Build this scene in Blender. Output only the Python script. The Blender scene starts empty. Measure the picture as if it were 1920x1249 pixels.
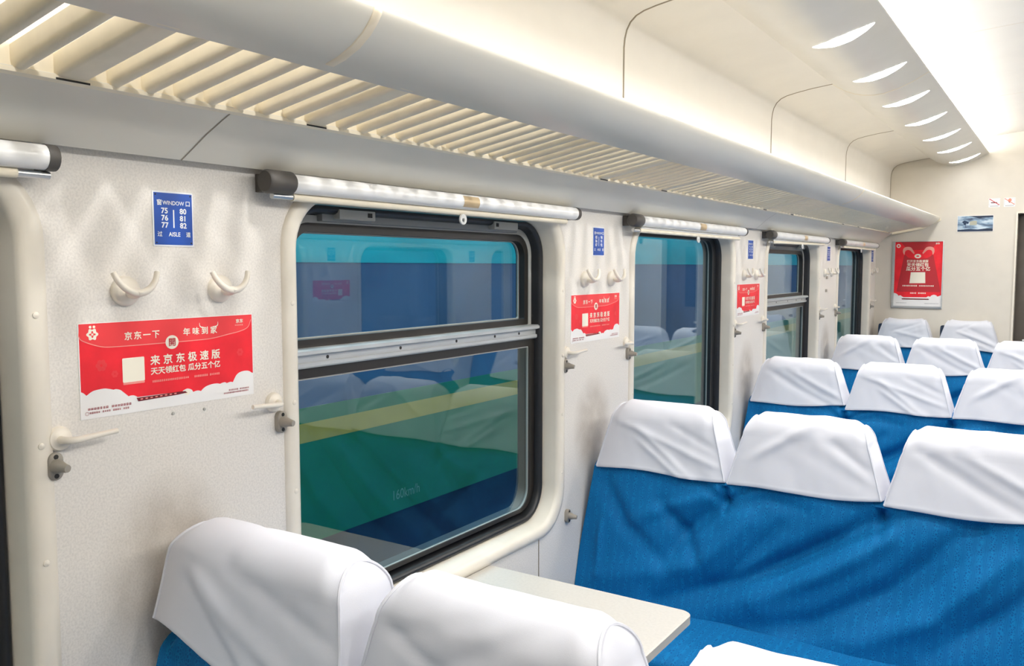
import bpy, bmesh, math, random
from mathutils import Vector, Matrix, noise
R = math.radians
SC = bpy.context.scene
COL = SC.collection

# ------------------------------------------------------------------ camera
cd = bpy.data.cameras.new('camera'); cam = bpy.data.objects.new('camera', cd); COL.objects.link(cam)
cam.location = (1.4374, 0.0, 1.60)
cam.rotation_euler = (R(90 - 4.449), 0, R(33.191))
cd.sensor_width = 36.0; cd.lens = 36.0 * 1600 / 1920; cd.clip_start = 0.02; cd.clip_end = 200
SC.camera = cam
# ------------------------------------------------------------------ world, lights, exposure
W = 2.875                       # inside width of the carriage
YE = 8.0                        # end wall
YB = -6.0                       # rear of what is built
wd = bpy.data.worlds.new('sky'); SC.world = wd; wd.use_nodes = True
bg = wd.node_tree.nodes['Background']; bg.inputs[1].default_value = 1.8
# overcast sky: dim towards the built-up horizon, bright overhead
_n = wd.node_tree.nodes; _l = wd.node_tree.links
_tc = _n.new('ShaderNodeTexCoord'); _sx = _n.new('ShaderNodeSeparateXYZ'); _cr = _n.new('ShaderNodeValToRGB')
_l.new(_tc.outputs['Generated'], _sx.inputs[0]); _l.new(_sx.outputs['Z'], _cr.inputs[0]); _l.new(_cr.outputs[0], bg.inputs[0])
_e = _cr.color_ramp.elements; _e[0].position = 0.0; _e[0].color = (0.02, 0.05, 0.12, 1); _e[1].position = 0.75; _e[1].color = (0.72, 0.88, 1.0, 1)
_k = _cr.color_ramp.elements.new(0.25); _k.color = (0.05, 0.11, 0.22, 1)
def area(name, loc, rot, sx, sy, power, col):
    l = bpy.data.lights.new(name, 'AREA'); l.shape = 'RECTANGLE'; l.size = sx; l.size_y = sy; l.energy = power; l.color = col
    o = bpy.data.objects.new(name, l); COL.objects.link(o); o.location = loc; o.rotation_euler = rot; return o
LAMP = (1.0, 0.985, 0.965)
# fluorescent rows in the two ceiling coves, behind the lips of the light panels, throwing up on to the ceiling
area('cove_lamp', (0.70, (7.85 + YB) / 2, 2.515), (0, R(180 + 30), 0), 0.12, 7.85 - YB, 56, LAMP)
area('cove_lamp', (W - 0.70, (7.85 + YB) / 2, 2.515), (0, R(180 - 30), 0), 0.12, 7.85 - YB, 56, LAMP)
SC.view_settings.view_transform = 'Standard'; SC.view_settings.look = 'None'
SC.view_settings.gamma = 1.0; SC.view_settings.use_curve_mapping = False
SC.view_settings.exposure = 0.72
try:
    SC.cycles.max_bounces = 10; SC.cycles.diffuse_bounces = 7; SC.cycles.transparent_max_bounces = 16
    SC.cycles.use_denoising = True; SC.cycles.caustics_reflective = False; SC.cycles.caustics_refractive = False
    SC.cycles.sample_clamp_indirect = 6.0
except Exception:
    pass

# ------------------------------------------------------------------ materials
def srgb(r, g, b):
    f = lambda c: (c / 12.92 if c <= 0.04045 else ((c + 0.055) / 1.055) ** 2.4)
    return tuple(f(c / 255) for c in (r, g, b))
def nodes(m):
    nt = m.node_tree; return nt, nt.nodes, nt.links, nt.nodes['Principled BSDF']
def mat(name, col, rough=0.5, metal=0.0, spec=0.5, sheen=0.0, coat=0.0):
    m = bpy.data.materials.new(name); m.use_nodes = True
    p = m.node_tree.nodes['Principled BSDF']
    p.inputs['Base Color'].default_value = (*col, 1); p.inputs['Roughness'].default_value = rough
    p.inputs['Metallic'].default_value = metal; p.inputs['Specular IOR Level'].default_value = spec
    p.inputs['Sheen Weight'].default_value = sheen; p.inputs['Coat Weight'].default_value = coat
    return m
def mottled(name, col, amt, scale, rough=0.5, spec=0.5, bump=0.0, detail=4, col2=None, stretch=None):
    m = mat(name, col, rough, 0, spec); nt, N, L, p = nodes(m)
    tc = N.new('ShaderNodeTexCoord'); nz = N.new('ShaderNodeTexNoise'); nz.inputs['Scale'].default_value = scale; nz.inputs['Detail'].default_value = detail
    src = tc.outputs['Object']
    if stretch:
        mp = N.new('ShaderNodeMapping'); mp.inputs['Scale'].default_value = stretch; L.new(src, mp.inputs[0]); src = mp.outputs[0]
    L.new(src, nz.inputs['Vector'])
    cr = N.new('ShaderNodeValToRGB'); e = cr.color_ramp.elements
    d = col2 or tuple(c * (1 - amt) for c in col)
    e[0].position = 0.34; e[0].color = (*d, 1); e[1].position = 0.60; e[1].color = (*col, 1)
    L.new(nz.outputs['Fac'], cr.inputs[0]); L.new(cr.outputs[0], p.inputs['Base Color'])
    if bump:
        b = N.new('ShaderNodeBump'); b.inputs['Strength'].default_value = bump; b.inputs['Distance'].default_value = 0.002
        L.new(nz.outputs['Fac'], b.inputs['Height']); L.new(b.outputs[0], p.inputs['Normal'])
    return m
M = {}
M['wall'] = mottled('speckled_laminate', (0.79, 0.752, 0.70), 0.13, 250, 0.42, 0.4)
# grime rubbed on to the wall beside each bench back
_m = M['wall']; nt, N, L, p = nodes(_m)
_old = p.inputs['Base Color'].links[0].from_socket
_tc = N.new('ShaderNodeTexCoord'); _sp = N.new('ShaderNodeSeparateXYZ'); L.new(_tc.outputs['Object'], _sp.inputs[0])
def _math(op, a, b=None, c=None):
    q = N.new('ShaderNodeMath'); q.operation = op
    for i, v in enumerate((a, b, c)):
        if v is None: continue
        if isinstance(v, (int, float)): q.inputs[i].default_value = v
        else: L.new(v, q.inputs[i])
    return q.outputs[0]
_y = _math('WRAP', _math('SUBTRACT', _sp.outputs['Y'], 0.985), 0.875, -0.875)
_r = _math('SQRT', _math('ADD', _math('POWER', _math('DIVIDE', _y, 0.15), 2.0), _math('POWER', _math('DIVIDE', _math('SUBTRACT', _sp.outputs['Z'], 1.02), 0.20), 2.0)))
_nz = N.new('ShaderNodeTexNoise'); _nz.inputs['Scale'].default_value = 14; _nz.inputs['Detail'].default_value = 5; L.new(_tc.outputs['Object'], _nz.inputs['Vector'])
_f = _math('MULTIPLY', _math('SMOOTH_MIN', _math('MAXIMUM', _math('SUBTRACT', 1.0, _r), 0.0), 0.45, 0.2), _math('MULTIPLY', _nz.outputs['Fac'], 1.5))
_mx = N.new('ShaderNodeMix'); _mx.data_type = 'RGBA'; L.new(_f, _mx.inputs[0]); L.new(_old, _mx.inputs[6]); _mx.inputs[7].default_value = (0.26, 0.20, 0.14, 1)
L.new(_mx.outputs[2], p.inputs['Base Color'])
M['endwall'] = mottled('endwall_paint', (0.69, 0.65, 0.575), 0.03, 9, 0.45, 0.4)
M['ceiling'] = mottled('ceiling_paint', (0.79, 0.762, 0.71), 0.03, 5, 0.45, 0.4)
M['cream'] = mottled('cream_plastic', (0.80, 0.745, 0.645), 0.04, 14, 0.35, 0.5)
M['rack'] = mottled('rack_paint', (0.78, 0.745, 0.655), 0.07, 6, 0.33, 0.5, stretch=(1, 0.25, 1))
M['slat'] = mottled('slat_paint', (0.88, 0.80, 0.635), 0.05, 25, 0.40, 0.45)
M['band'] = mottled('joint_cream', (0.84, 0.74, 0.57), 0.05, 20, 0.4)
M['panel'] = mottled('light_panel_paint', (0.70, 0.675, 0.615), 0.03, 6, 0.30, 0.5)
M['seal'] = mat('brown_seal', (0.30, 0.255, 0.19), 0.6)
M['dark'] = mat('dark_gap', (0.035, 0.032, 0.03), 0.7)
M['rubber'] = mat('black_rubber', (0.012, 0.013, 0.015), 0.38, 0, 0.5)
M['sash'] = mat('dark_bronze_sash', (0.018, 0.015, 0.012), 0.4, 0.0)
M['alu'] = mottled('brushed_aluminium', (0.62, 0.64, 0.64), 0.12, 12, 0.38, 0.5, stretch=(1, 0.05, 30)); M['alu'].node_tree.nodes['Principled BSDF'].inputs['Metallic'].default_value = 0.55
M['grey'] = mat('grey_strip', (0.42, 0.42, 0.39), 0.45)
M['latch'] = mat('grey_latch', (0.24, 0.25, 0.245), 0.4)
M['white'] = mat('white_plastic', (0.83, 0.83, 0.81), 0.28)
M['tube'] = mottled('blind_casing', (0.84, 0.84, 0.83), 0.06, 9, 0.22, 0.5, stretch=(1, 1.2, 1))
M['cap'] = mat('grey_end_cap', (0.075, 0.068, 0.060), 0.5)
M['gold'] = mat('gold_label', (0.55, 0.42, 0.25), 0.4, 0.2)
M['browntxt'] = mat('brown_print', (0.22, 0.14, 0.06), 0.5)
M['steel'] = mat('steel', (0.66, 0.66, 0.65), 0.28, 0.9)
M['hook'] = mat('ivory_plastic', (0.82, 0.765, 0.67), 0.30)
M['catch'] = mottled('grey_catch_plastic', (0.33, 0.30, 0.255), 0.2, 40, 0.5)
M['hole'] = mat('screw_hole', (0.02, 0.018, 0.015), 0.6)
M['signblue'] = mat('sign_blue', (0.005, 0.075, 0.42), 0.35)
M['signwhite'] = mat('sign_white', (0.86, 0.88, 0.90), 0.4)
M['red'] = mottled('poster_red', (0.92, 0.024, 0.038), 0.14, 14, 0.42, 0.35)
M['redpale'] = mat('poster_red_pale', (0.86, 0.055, 0.062), 0.42, 0, 0.35)
M['pink'] = mat('poster_pink_line', (0.90, 0.30, 0.26), 0.45)
M['darkred'] = mat('poster_dark_red', (0.16, 0.008, 0.012), 0.45)
M['deepred'] = mat('poster_deep_red', (0.50, 0.02, 0.03), 0.42)
M['posterwhite'] = mat('poster_white', (0.86, 0.85, 0.84), 0.4)
M['posterivory'] = mat('poster_ivory', (0.88, 0.83, 0.70), 0.45)
M['smallprint'] = mat('poster_small_print', (0.42, 0.16, 0.17), 0.5)
M['greyprint'] = mat('grey_print', (0.45, 0.44, 0.46), 0.5)
M['skin'] = mat('poster_salmon', (0.80, 0.33, 0.27), 0.5)
M['floor'] = mottled('grey_vinyl', (0.40, 0.39, 0.37), 0.15, 30, 0.45)
M['table'] = mottled('table_laminate', (0.56, 0.53, 0.485), 0.06, 120, 0.33, 0.5)
M['tableedge'] = mat('table_edge', (0.50, 0.47, 0.41), 0.45)
M['legs'] = mat('grey_frame_metal', (0.30, 0.31, 0.32), 0.4, 0.6)
M['door'] = mottled('door_brown_grey', (0.095, 0.08, 0.065), 0.2, 8, 0.5)
M['ground'] = mottled('ballast', (0.10, 0.095, 0.09), 0.5, 20, 0.9)
M['tgreen'] = mottled('train_green', (0.002, 0.150, 0.066), 0.12, 4, 0.35, 0.5)
M['tyellow'] = mottled('train_yellow', (0.36, 0.285, 0.055), 0.1, 5, 0.4)
M['tteal'] = mottled('train_teal', (0.0, 0.40, 0.45), 0.22, 2.5, 0.4, 0.5, stretch=(1, .6, 2.5))
M['tslate'] = mottled('train_window_slate', (0.045, 0.105, 0.21), 0.25, 1.6, 0.25)
M['tnavy'] = mottled('train_underframe', (0.006, 0.028, 0.075), 0.5, 3, 0.6)
M['tprint'] = mat('train_print', (0.14, 0.30, 0.25), 0.5)
# lamp diffuser
m = bpy.data.materials.new('lamp_diffuser'); m.use_nodes = True; p = m.node_tree.nodes['Principled BSDF']
p.inputs['Base Color'].default_value = (.9, .9, .88, 1); p.inputs['Emission Color'].default_value = (1, .985, .965, 1); p.inputs['Emission Strength'].default_value = 9.0; M['lamp'] = m
# glass: clear and faintly blue-green, reflecting by its Fresnel term
m = bpy.data.materials.new('window_glass'); m.use_nodes = True; nt = m.node_tree; nt.nodes.remove(nt.nodes['Principled BSDF'])
tr = nt.nodes.new('ShaderNodeBsdfTransparent'); tr.inputs[0].default_value = (0.86, 0.96, 0.97, 1)
gl = nt.nodes.new('ShaderNodeBsdfGlossy'); gl.inputs['Roughness'].default_value = 0.0; gl.inputs[0].default_value = (0.93, 0.97, 1, 1)
fr = nt.nodes.new('ShaderNodeFresnel'); ge = nt.nodes.new('ShaderNodeNewGeometry'); ix = nt.nodes.new('ShaderNodeMix'); ix.data_type = 'FLOAT'; ix.inputs[2].default_value = 1.52; ix.inputs[3].default_value = 1 / 1.52
nt.links.new(ge.outputs['Backfacing'], ix.inputs[0]); nt.links.new(ix.outputs[0], fr.inputs[0])   # the same reflectance on both faces of the thin pane
mx = nt.nodes.new('ShaderNodeMixShader'); nt.links.new(fr.outputs[0], mx.inputs[0]); nt.links.new(tr.outputs[0], mx.inputs[1]); nt.links.new(gl.outputs[0], mx.inputs[2])
nt.links.new(mx.outputs[0], nt.nodes['Material Output'].inputs[0]); M['glass'] = m
# blue damask seat cloth
m = mat('blue_damask', (0.0, 0.13, 0.36), 0.7, 0, 0.2, 0.08); nt, N, L, p = nodes(m)
p.inputs['Sheen Tint'].default_value = (0.3, 0.6, 1, 1)
tc = N.new('ShaderNodeTexCoord')
mp = N.new('ShaderNodeMapping'); mp.inputs['Scale'].default_value = (1, 0.35, 1); L.new(tc.outputs['Object'], mp.inputs[0])
wv = N.new('ShaderNodeTexWave'); wv.wave_type = 'BANDS'; wv.bands_direction = 'X'; wv.inputs['Scale'].default_value = 11; wv.inputs['Distortion'].default_value = 1.2; wv.inputs['Detail Scale'].default_value = 2.5
L.new(mp.outputs[0], wv.inputs[0])
vo = N.new('ShaderNodeTexVoronoi'); vo.feature = 'DISTANCE_TO_EDGE'; vo.inputs['Scale'].default_value = 165; L.new(mp.outputs[0], vo.inputs['Vector'])
th = N.new('ShaderNodeMath'); th.operation = 'LESS_THAN'; th.inputs[1].default_value = 0.14; L.new(vo.outputs['Distance'], th.inputs[0])
w2 = N.new('ShaderNodeTexWave'); w2.wave_type = 'BANDS'; w2.bands_direction = 'X'; w2.inputs['Scale'].default_value = 95; w2.inputs['Distortion'].default_value = 0.6; L.new(mp.outputs[0], w2.inputs[0])
t2 = N.new('ShaderNodeMath'); t2.operation = 'GREATER_THAN'; t2.inputs[1].default_value = 0.55; L.new(w2.outputs['Fac'], t2.inputs[0])
m1 = N.new('ShaderNodeMix'); m1.data_type = 'FLOAT'; L.new(wv.outputs['Fac'], m1.inputs[0]); L.new(th.outputs[0], m1.inputs[2]); L.new(t2.outputs[0], m1.inputs[3])
mc = N.new('ShaderNodeMix'); mc.data_type = 'RGBA'; mc.inputs[6].default_value = (0.0, 0.092, 0.275, 1); mc.inputs[7].default_value = (0.0, 0.172, 0.420, 1)
L.new(m1.outputs[0], mc.inputs[0]); L.new(mc.outputs[2], p.inputs['Base Color'])
M['blue'] = m
# white cotton
m = mat('white_cotton', (0.64, 0.65, 0.705), 0.85, 0, 0.2, 0.15); nt, N, L, p = nodes(m)
tc = N.new('ShaderNodeTexCoord'); nz = N.new('ShaderNodeTexNoise'); nz.inputs['Scale'].default_value = 900; L.new(tc.outputs['Object'], nz.inputs['Vector'])
b = N.new('ShaderNodeBump'); b.inputs['Strength'].default_value = 0.15; b.inputs['Distance'].default_value = 0.001; L.new(nz.outputs['Fac'], b.inputs['Height']); L.new(b.outputs[0], p.inputs['Normal'])
M['cotton'] = m
# landscape print: banded clouds over a dark shore
m = mat('landscape_print', (0.3, 0.4, 0.5), 0.4); nt, N, L, p = nodes(m)
tc = N.new('ShaderNodeTexCoord'); mp = N.new('ShaderNodeMapping'); mp.inputs['Scale'].default_value = (1, 8, 26); L.new(tc.outputs['Object'], mp.inputs[0])
nz = N.new('ShaderNodeTexNoise'); nz.inputs['Scale'].default_value = 1.4; nz.inputs['Detail'].default_value = 5; L.new(mp.outputs[0], nz.inputs['Vector'])
cr = N.new('ShaderNodeValToRGB'); e = cr.color_ramp.elements; e[0].position = .32; e[0].color = (0.035, 0.06, 0.12, 1); e[1].position = .62; e[1].color = (0.55, 0.66, 0.74, 1)
k = cr.color_ramp.elements.new(.48); k.color = (0.22, 0.34, 0.48, 1)
L.new(nz.outputs['Fac'], cr.inputs[0]); L.new(cr.outputs[0], p.inputs['Base Color']); M['landscape'] = m

# ------------------------------------------------------------------ mesh helpers
def shape2d(loops):
    """filled flat shape with holes -> (2-D verts, faces)"""
    c = bpy.data.curves.new('tmp', 'CURVE'); c.dimensions = '2D'; c.fill_mode = 'BOTH'
    for lp in loops:
        s = c.splines.new('POLY'); s.points.add(len(lp) - 1); s.use_cyclic_u = True
        for q, (x, y) in zip(s.points, lp): q.co = (x, y, 0, 1)
    return curve_mesh(c)
def text2d(body, size, bold=0.0, align='LEFT', sx=1.0):
    c = bpy.data.curves.new('tmp', 'FONT'); c.body = body; c.size = size; c.align_x = align; c.resolution_u = 3
    v, f = curve_mesh(c); v = [(x * sx, y) for x, y in v]
    if not bold: return v, f
    V, F = [], []; b = bold * size          # heavier strokes: the same outlines laid over each other, slightly shifted
    for i, (dx, dy) in enumerate(((-b, 0), (b, 0), (0, b), (0, -b))):
        n = len(V); V += [(x + dx, y + dy, i * 6e-5) for x, y in v]; F += [tuple(i + n for i in q) for q in f]
    return V, F
def curve_mesh(c):
    o = bpy.data.objects.new('tmp', c); COL.objects.link(o)
    dg = bpy.context.evaluated_depsgraph_get(); me = bpy.data.meshes.new_from_object(o.evaluated_get(dg))
    v = [(q.co.x, q.co.y) for q in me.vertices]; f = [tuple(q.vertices) for q in me.polygons]
    bpy.data.objects.remove(o); bpy.data.meshes.remove(me); bpy.data.curves.remove(c); return v, f
class MB:
    def __init__(s): s.v = []; s.f = []
    def add(s, v, f):
        n = len(s.v); s.v += [tuple(q) for q in v]; s.f += [tuple(i + n for i in q) for q in f]; return s
    def box(s, x0, y0, z0, x1, y1, z1):
        return s.add([(x, y, z) for x in (x0, x1) for y in (y0, y1) for z in (z0, z1)],
                     [(0, 1, 3, 2), (4, 6, 7, 5), (0, 4, 5, 1), (2, 3, 7, 6), (0, 2, 6, 4), (1, 5, 7, 3)])
    def loft(s, rings, closed=True, cap0=False, cap1=False, flip=False):
        n = len(rings[0]); v = [p for r in rings for p in r]; f = []
        for i in range(len(rings) - 1):
            for j in range(n if closed else n - 1):
                k = (j + 1) % n; q = (i * n + j, i * n + k, (i + 1) * n + k, (i + 1) * n + j); f.append(q[::-1] if flip else q)
        if cap0: f.append(tuple(range(n))[::-1] if not flip else tuple(range(n)))
        if cap1: q = tuple((len(rings) - 1) * n + j for j in range(n)); f.append(q if not flip else q[::-1])
        return s.add(v, f)
    def tube(s, pts, r, n=10, caps=True):
        pts = [Vector(p) for p in pts]; rings = []; up = None
        for i, p in enumerate(pts):
            d = (pts[min(i + 1, len(pts) - 1)] - pts[max(i - 1, 0)]).normalized()
            if up is None:
                up = Vector((0, 0, 1)) if abs(d.z) < .9 else Vector((1, 0, 0))
            a = d.cross(up).normalized(); up = a.cross(d).normalized()
            rr = r[i] if isinstance(r, (list, tuple)) else r
            rings.append([p + a * rr * math.cos(2 * math.pi * k / n) + up * rr * math.sin(2 * math.pi * k / n) for k in range(n)])
        return s.loft(rings, True, caps, caps)
    def lathe(s, prof, c=(0, 0, 0), n=24):
        """prof: (distance out along +X, radius)"""
        rings = [[(c[0] + x, c[1] + r * math.cos(2 * math.pi * k / n), c[2] + r * math.sin(2 * math.pi * k / n)) for k in range(n)] for x, r in prof]
        return s.loft(rings, True, prof[0][1] > 1e-6, prof[-1][1] > 1e-6)
    def flat(s, vf, x, dy=0, dz=0):
        """2-D shape laid in the local Y-Z plane, facing +X"""
        v, f = vf; return s.add([(x + (q[2] if len(q) > 2 else 0), dy + q[0], dz + q[1]) for q in v], f)
    def slab(s, loop, x0, x1):
        """convex-ish outline in Y-Z given depth"""
        n = len(loop); v = [(x0, a, b) for a, b in loop] + [(x1, a, b) for a, b in loop]
        return s.add(v, [tuple(range(n))[::-1], tuple(range(n, 2 * n))] + [(j, (j + 1) % n, n + (j + 1) % n, n + j) for j in range(n)])
    def build(s, name, material, parent=None, smooth=46, bevel=0, fix=True):
        me = bpy.data.meshes.new(name); me.from_pydata(s.v, [], s.f)
        bm = bmesh.new(); bm.from_mesh(me)
        if fix: bmesh.ops.recalc_face_normals(bm, faces=bm.faces)
        if bevel: bmesh.ops.bevel(bm, geom=[e for e in bm.edges if e.is_manifold and e.calc_face_angle(0) > R(40)], offset=bevel, segments=2, affect='EDGES', profile=.6)
        bm.to_mesh(me); bm.free()
        if smooth:
            me.shade_smooth(); me.set_sharp_from_angle(angle=R(smooth))
        me.materials.append(M[material] if isinstance(material, str) else material)
        o = bpy.data.objects.new(name, me); COL.objects.link(o)
        if parent: o.parent = parent
        return o
def rr(y0, y1, z0, z1, r, n=10):
    pts = []
    for cy, cz, a0 in ((y1 - r, z1 - r, 0), (y0 + r, z1 - r, 90), (y0 + r, z0 + r, 180), (y1 - r, z0 + r, 270)):
        for k in range(n + 1):
            a = R(a0 + 90 * k / n); pts.append((cy + r * math.cos(a), cz + r * math.sin(a)))
    return pts
def circ(cy, cz, r, n=28, sq=1.0):
    return [(cy + r * math.cos(2 * math.pi * k / n), cz + r * sq * math.sin(2 * math.pi * k / n)) for k in range(n)]
def ring3(loop, x): return [(x, a, b) for a, b in loop]
def tag(o, label=None, cat=None, group=None, kind=None):
    if label: o['label'] = label
    if cat: o['category'] = cat
    if group: o['group'] = group
    if kind: o['kind'] = kind
    return o
def thing(name, label, cat, loc=(0, 0, 0), rotz=0, group=None):
    o = bpy.data.objects.new(name, None); COL.objects.link(o); o.location = loc; o.rotation_euler = (0, 0, R(rotz)); o.empty_display_size = .05
    return tag(o, label, cat, group)
def struct(o, label=None, cat=None): return tag(o, label, cat, None, 'structure')
def copy_tree(o, parent=None):
    c = o.copy(); COL.objects.link(c)
    if parent: c.parent = parent
    for ch in list(o.children): copy_tree(ch, c)
    return c
def dup(o, label, loc, rotz=0, group=None):
    c = copy_tree(o); c.location = loc; c.rotation_euler = (0, 0, R(rotz)); c['label'] = label
    if group: c['group'] = group
    return c
def lerp(a, b, t): return a + (b - a) * t
def sst(a, b, x):
    t = max(0, min(1, (x - a) / (b - a))); return t * t * (3 - 2 * t)
def table(tab, x):
    if x <= tab[0][0]: return tab[0][1]
    for (a, b), (c, d) in zip(tab, tab[1:]):
        if x <= c: return lerp(b, d, (x - a) / (c - a))
    return tab[-1][1]

# ------------------------------------------------------------------ the carriage shell
WC = lambda k: 0.15 + 1.75 * k          # window centres, k = 0..4 (k = 1 is the big one in the photo)
PC = lambda k: 1.015 + 1.75 * k         # panel centres between windows
WZ0, WZ1 = 0.737, 1.757                 # window opening
def side_wall(name, x, rotz):
    loops = [[(YB, 0), (YE, 0), (YE, 1.89), (YB, 1.89)]]
    for k in range(-1, 5):
        loops.append(rr(max(WC(k) - .585, YB + .02), WC(k) + .585, WZ0 - .008, WZ1 + .008, .125))
    mb = MB(); v, f = shape2d(loops); s = 1 if rotz == 0 else -1
    mb.add([(0, s * a, b) for a, b in v], f)
    o = mb.build(name, 'wall', smooth=0, fix=False); o.location = (x, 0, 0); o.rotation_euler = (0, 0, R(rotz)); struct(o); return o
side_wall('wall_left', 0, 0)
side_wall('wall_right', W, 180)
def extrude(profile, y0, y1, mirror=False, closed=False):
    """profile of (x, z) swept along the carriage"""
    P = [((W - x) if mirror else x, z) for x, z in profile]
    mb = MB(); mb.loft([[(x, y0, z) for x, z in P], [(x, y1, z) for x, z in P]], closed, closed, closed); return mb
def arc(cx, cz, r, a0, a1, n):
    return [(cx + r * math.cos(R(a0 + (a1 - a0) * k / n)), cz + r * math.sin(R(a0 + (a1 - a0) * k / n))) for k in range(n + 1)]
COVE = [(-.01, 1.885), (.099, 1.885), (.10, 2.36)] + [(.103, 2.39), (.110, 2.418), (.124, 2.443), (.146, 2.462), (.175, 2.474), (.22, 2.484), (.30, 2.497), (.40, 2.508)]
DOME = [(.40, 2.508), (.44, 2.53), (.52, 2.575), (.62, 2.610), (.75, 2.638), (.90, 2.658), (1.05, 2.674), (1.25, 2.688), (W / 2, 2.692)]
for mir, nm in ((False, 'left'), (True, 'right')):
    struct(extrude(COVE, YB, YE, mir).build('wall_upper_' + nm, 'ceiling', fix=False))
struct(extrude(DOME + [(W - x, z) for x, z in DOME[::-1][1:]], YB, YE).build('ceiling', 'ceiling', fix=False))
struct(MB().box(0, YB, -.05, W, YE, 0).build('floor', 'floor', smooth=0))
struct(MB().box(-.1, YB - .04, 0, W + .1, YB, 2.75).build('wall_back', 'endwall', smooth=0))
# end wall with the doorway
DX0, DX1, DZ = 1.058, 1.82, 2.027
mb = MB(); v, f = shape2d([[(0, 0), (DX0, 0), (DX0, DZ), (DX1, DZ), (DX1, 0), (W, 0), (W, 2.75), (0, 2.75)]])
mb.add([(a, YE, b) for a, b in v], f); struct(mb.build('wall_front', 'endwall', smooth=0, fix=False))
mb = MB(); mb.box(DX0 - .012, YE - .012, 0, DX0, YE + .16, DZ + .012); mb.box(DX1, YE - .012, 0, DX1 + .012, YE + .16, DZ + .012); mb.box(DX0, YE - .012, DZ, DX1, YE + .16, DZ + .012)
struct(mb.build('trim_1', 'cream', smooth=0))
d = thing('door_1', 'dark brown-grey end door standing in the opening of the end wall', 'door', (DX0, YE + .12, 0)); struct(d)
MB().box(0, 0, 0, DX1 - DX0, .03, DZ).build('door_leaf', 'door', d, bevel=.003)
MB().box(.2, -.006, 1.2, .56, .0, 1.8).build('door_window', 'rubber', d, bevel=.002)
hb = MB(); hb.tube([(.07, -.001, 1.0), (.07, -.05, 1.0), (.16, -.05, 1.0)], .009); hb.build('door_handle', 'steel', d)
# seals between the upper wall panels: a bead that follows wall, cove and ceiling
cov = COVE[1:]
n_tr = 2
for y in (2.755, 4.505, 6.255, YE - .004, 1.0):
    for mir in (False, True):
        P = [((W - x - .0005) if mir else x + .0005, z) for x, z in cov]
        mb = MB(); h = .0042 if y < YE - .1 else .006
        inn = []
        for i, (x, z) in enumerate(P):
            a = Vector(P[max(0, i - 1)]); b_ = Vector(P[min(len(P) - 1, i + 1)]); t = (b_ - a).normalized(); nn = Vector((t.y, -t.x)) * (-1 if mir else 1)
            inn.append((x + nn.x * .0018, z + nn.y * .0018))
        mb.loft([[(x, y - h, z) for x, z in P], [(x, y - h * .8, z) for x, z in inn], [(x, y + h * .8, z) for x, z in inn], [(x, y + h, z) for x, z in P]], False)
        struct(mb.build('trim_%d' % n_tr, 'seal')); n_tr += 1
# seams across the domed ceiling
for y in (2.755, 4.505, 6.255):
    P = DOME[2:] + [(W - x, z) for x, z in DOME[::-1][1:-2]]
    mb = MB(); mb.loft([[(x, y - .004, z - .0004) for x, z in P], [(x, y, z - .002) for x, z in P], [(x, y + .004, z - .0004) for x, z in P]], False)
    struct(mb.build('trim_%d' % n_tr, 'cream')); n_tr += 1
# seams of the lower wall panels
for k in range(0, 5):
    for sgn in (-1, 1):
        y = WC(k) + sgn * .458
        if y > YE - .05: continue
        mb = MB().box(0.0, y - .0022, .05, .0012, y + .0022, .703); struct(mb.build('trim_%d' % n_tr, 'seal', smooth=0)); n_tr += 1

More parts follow.
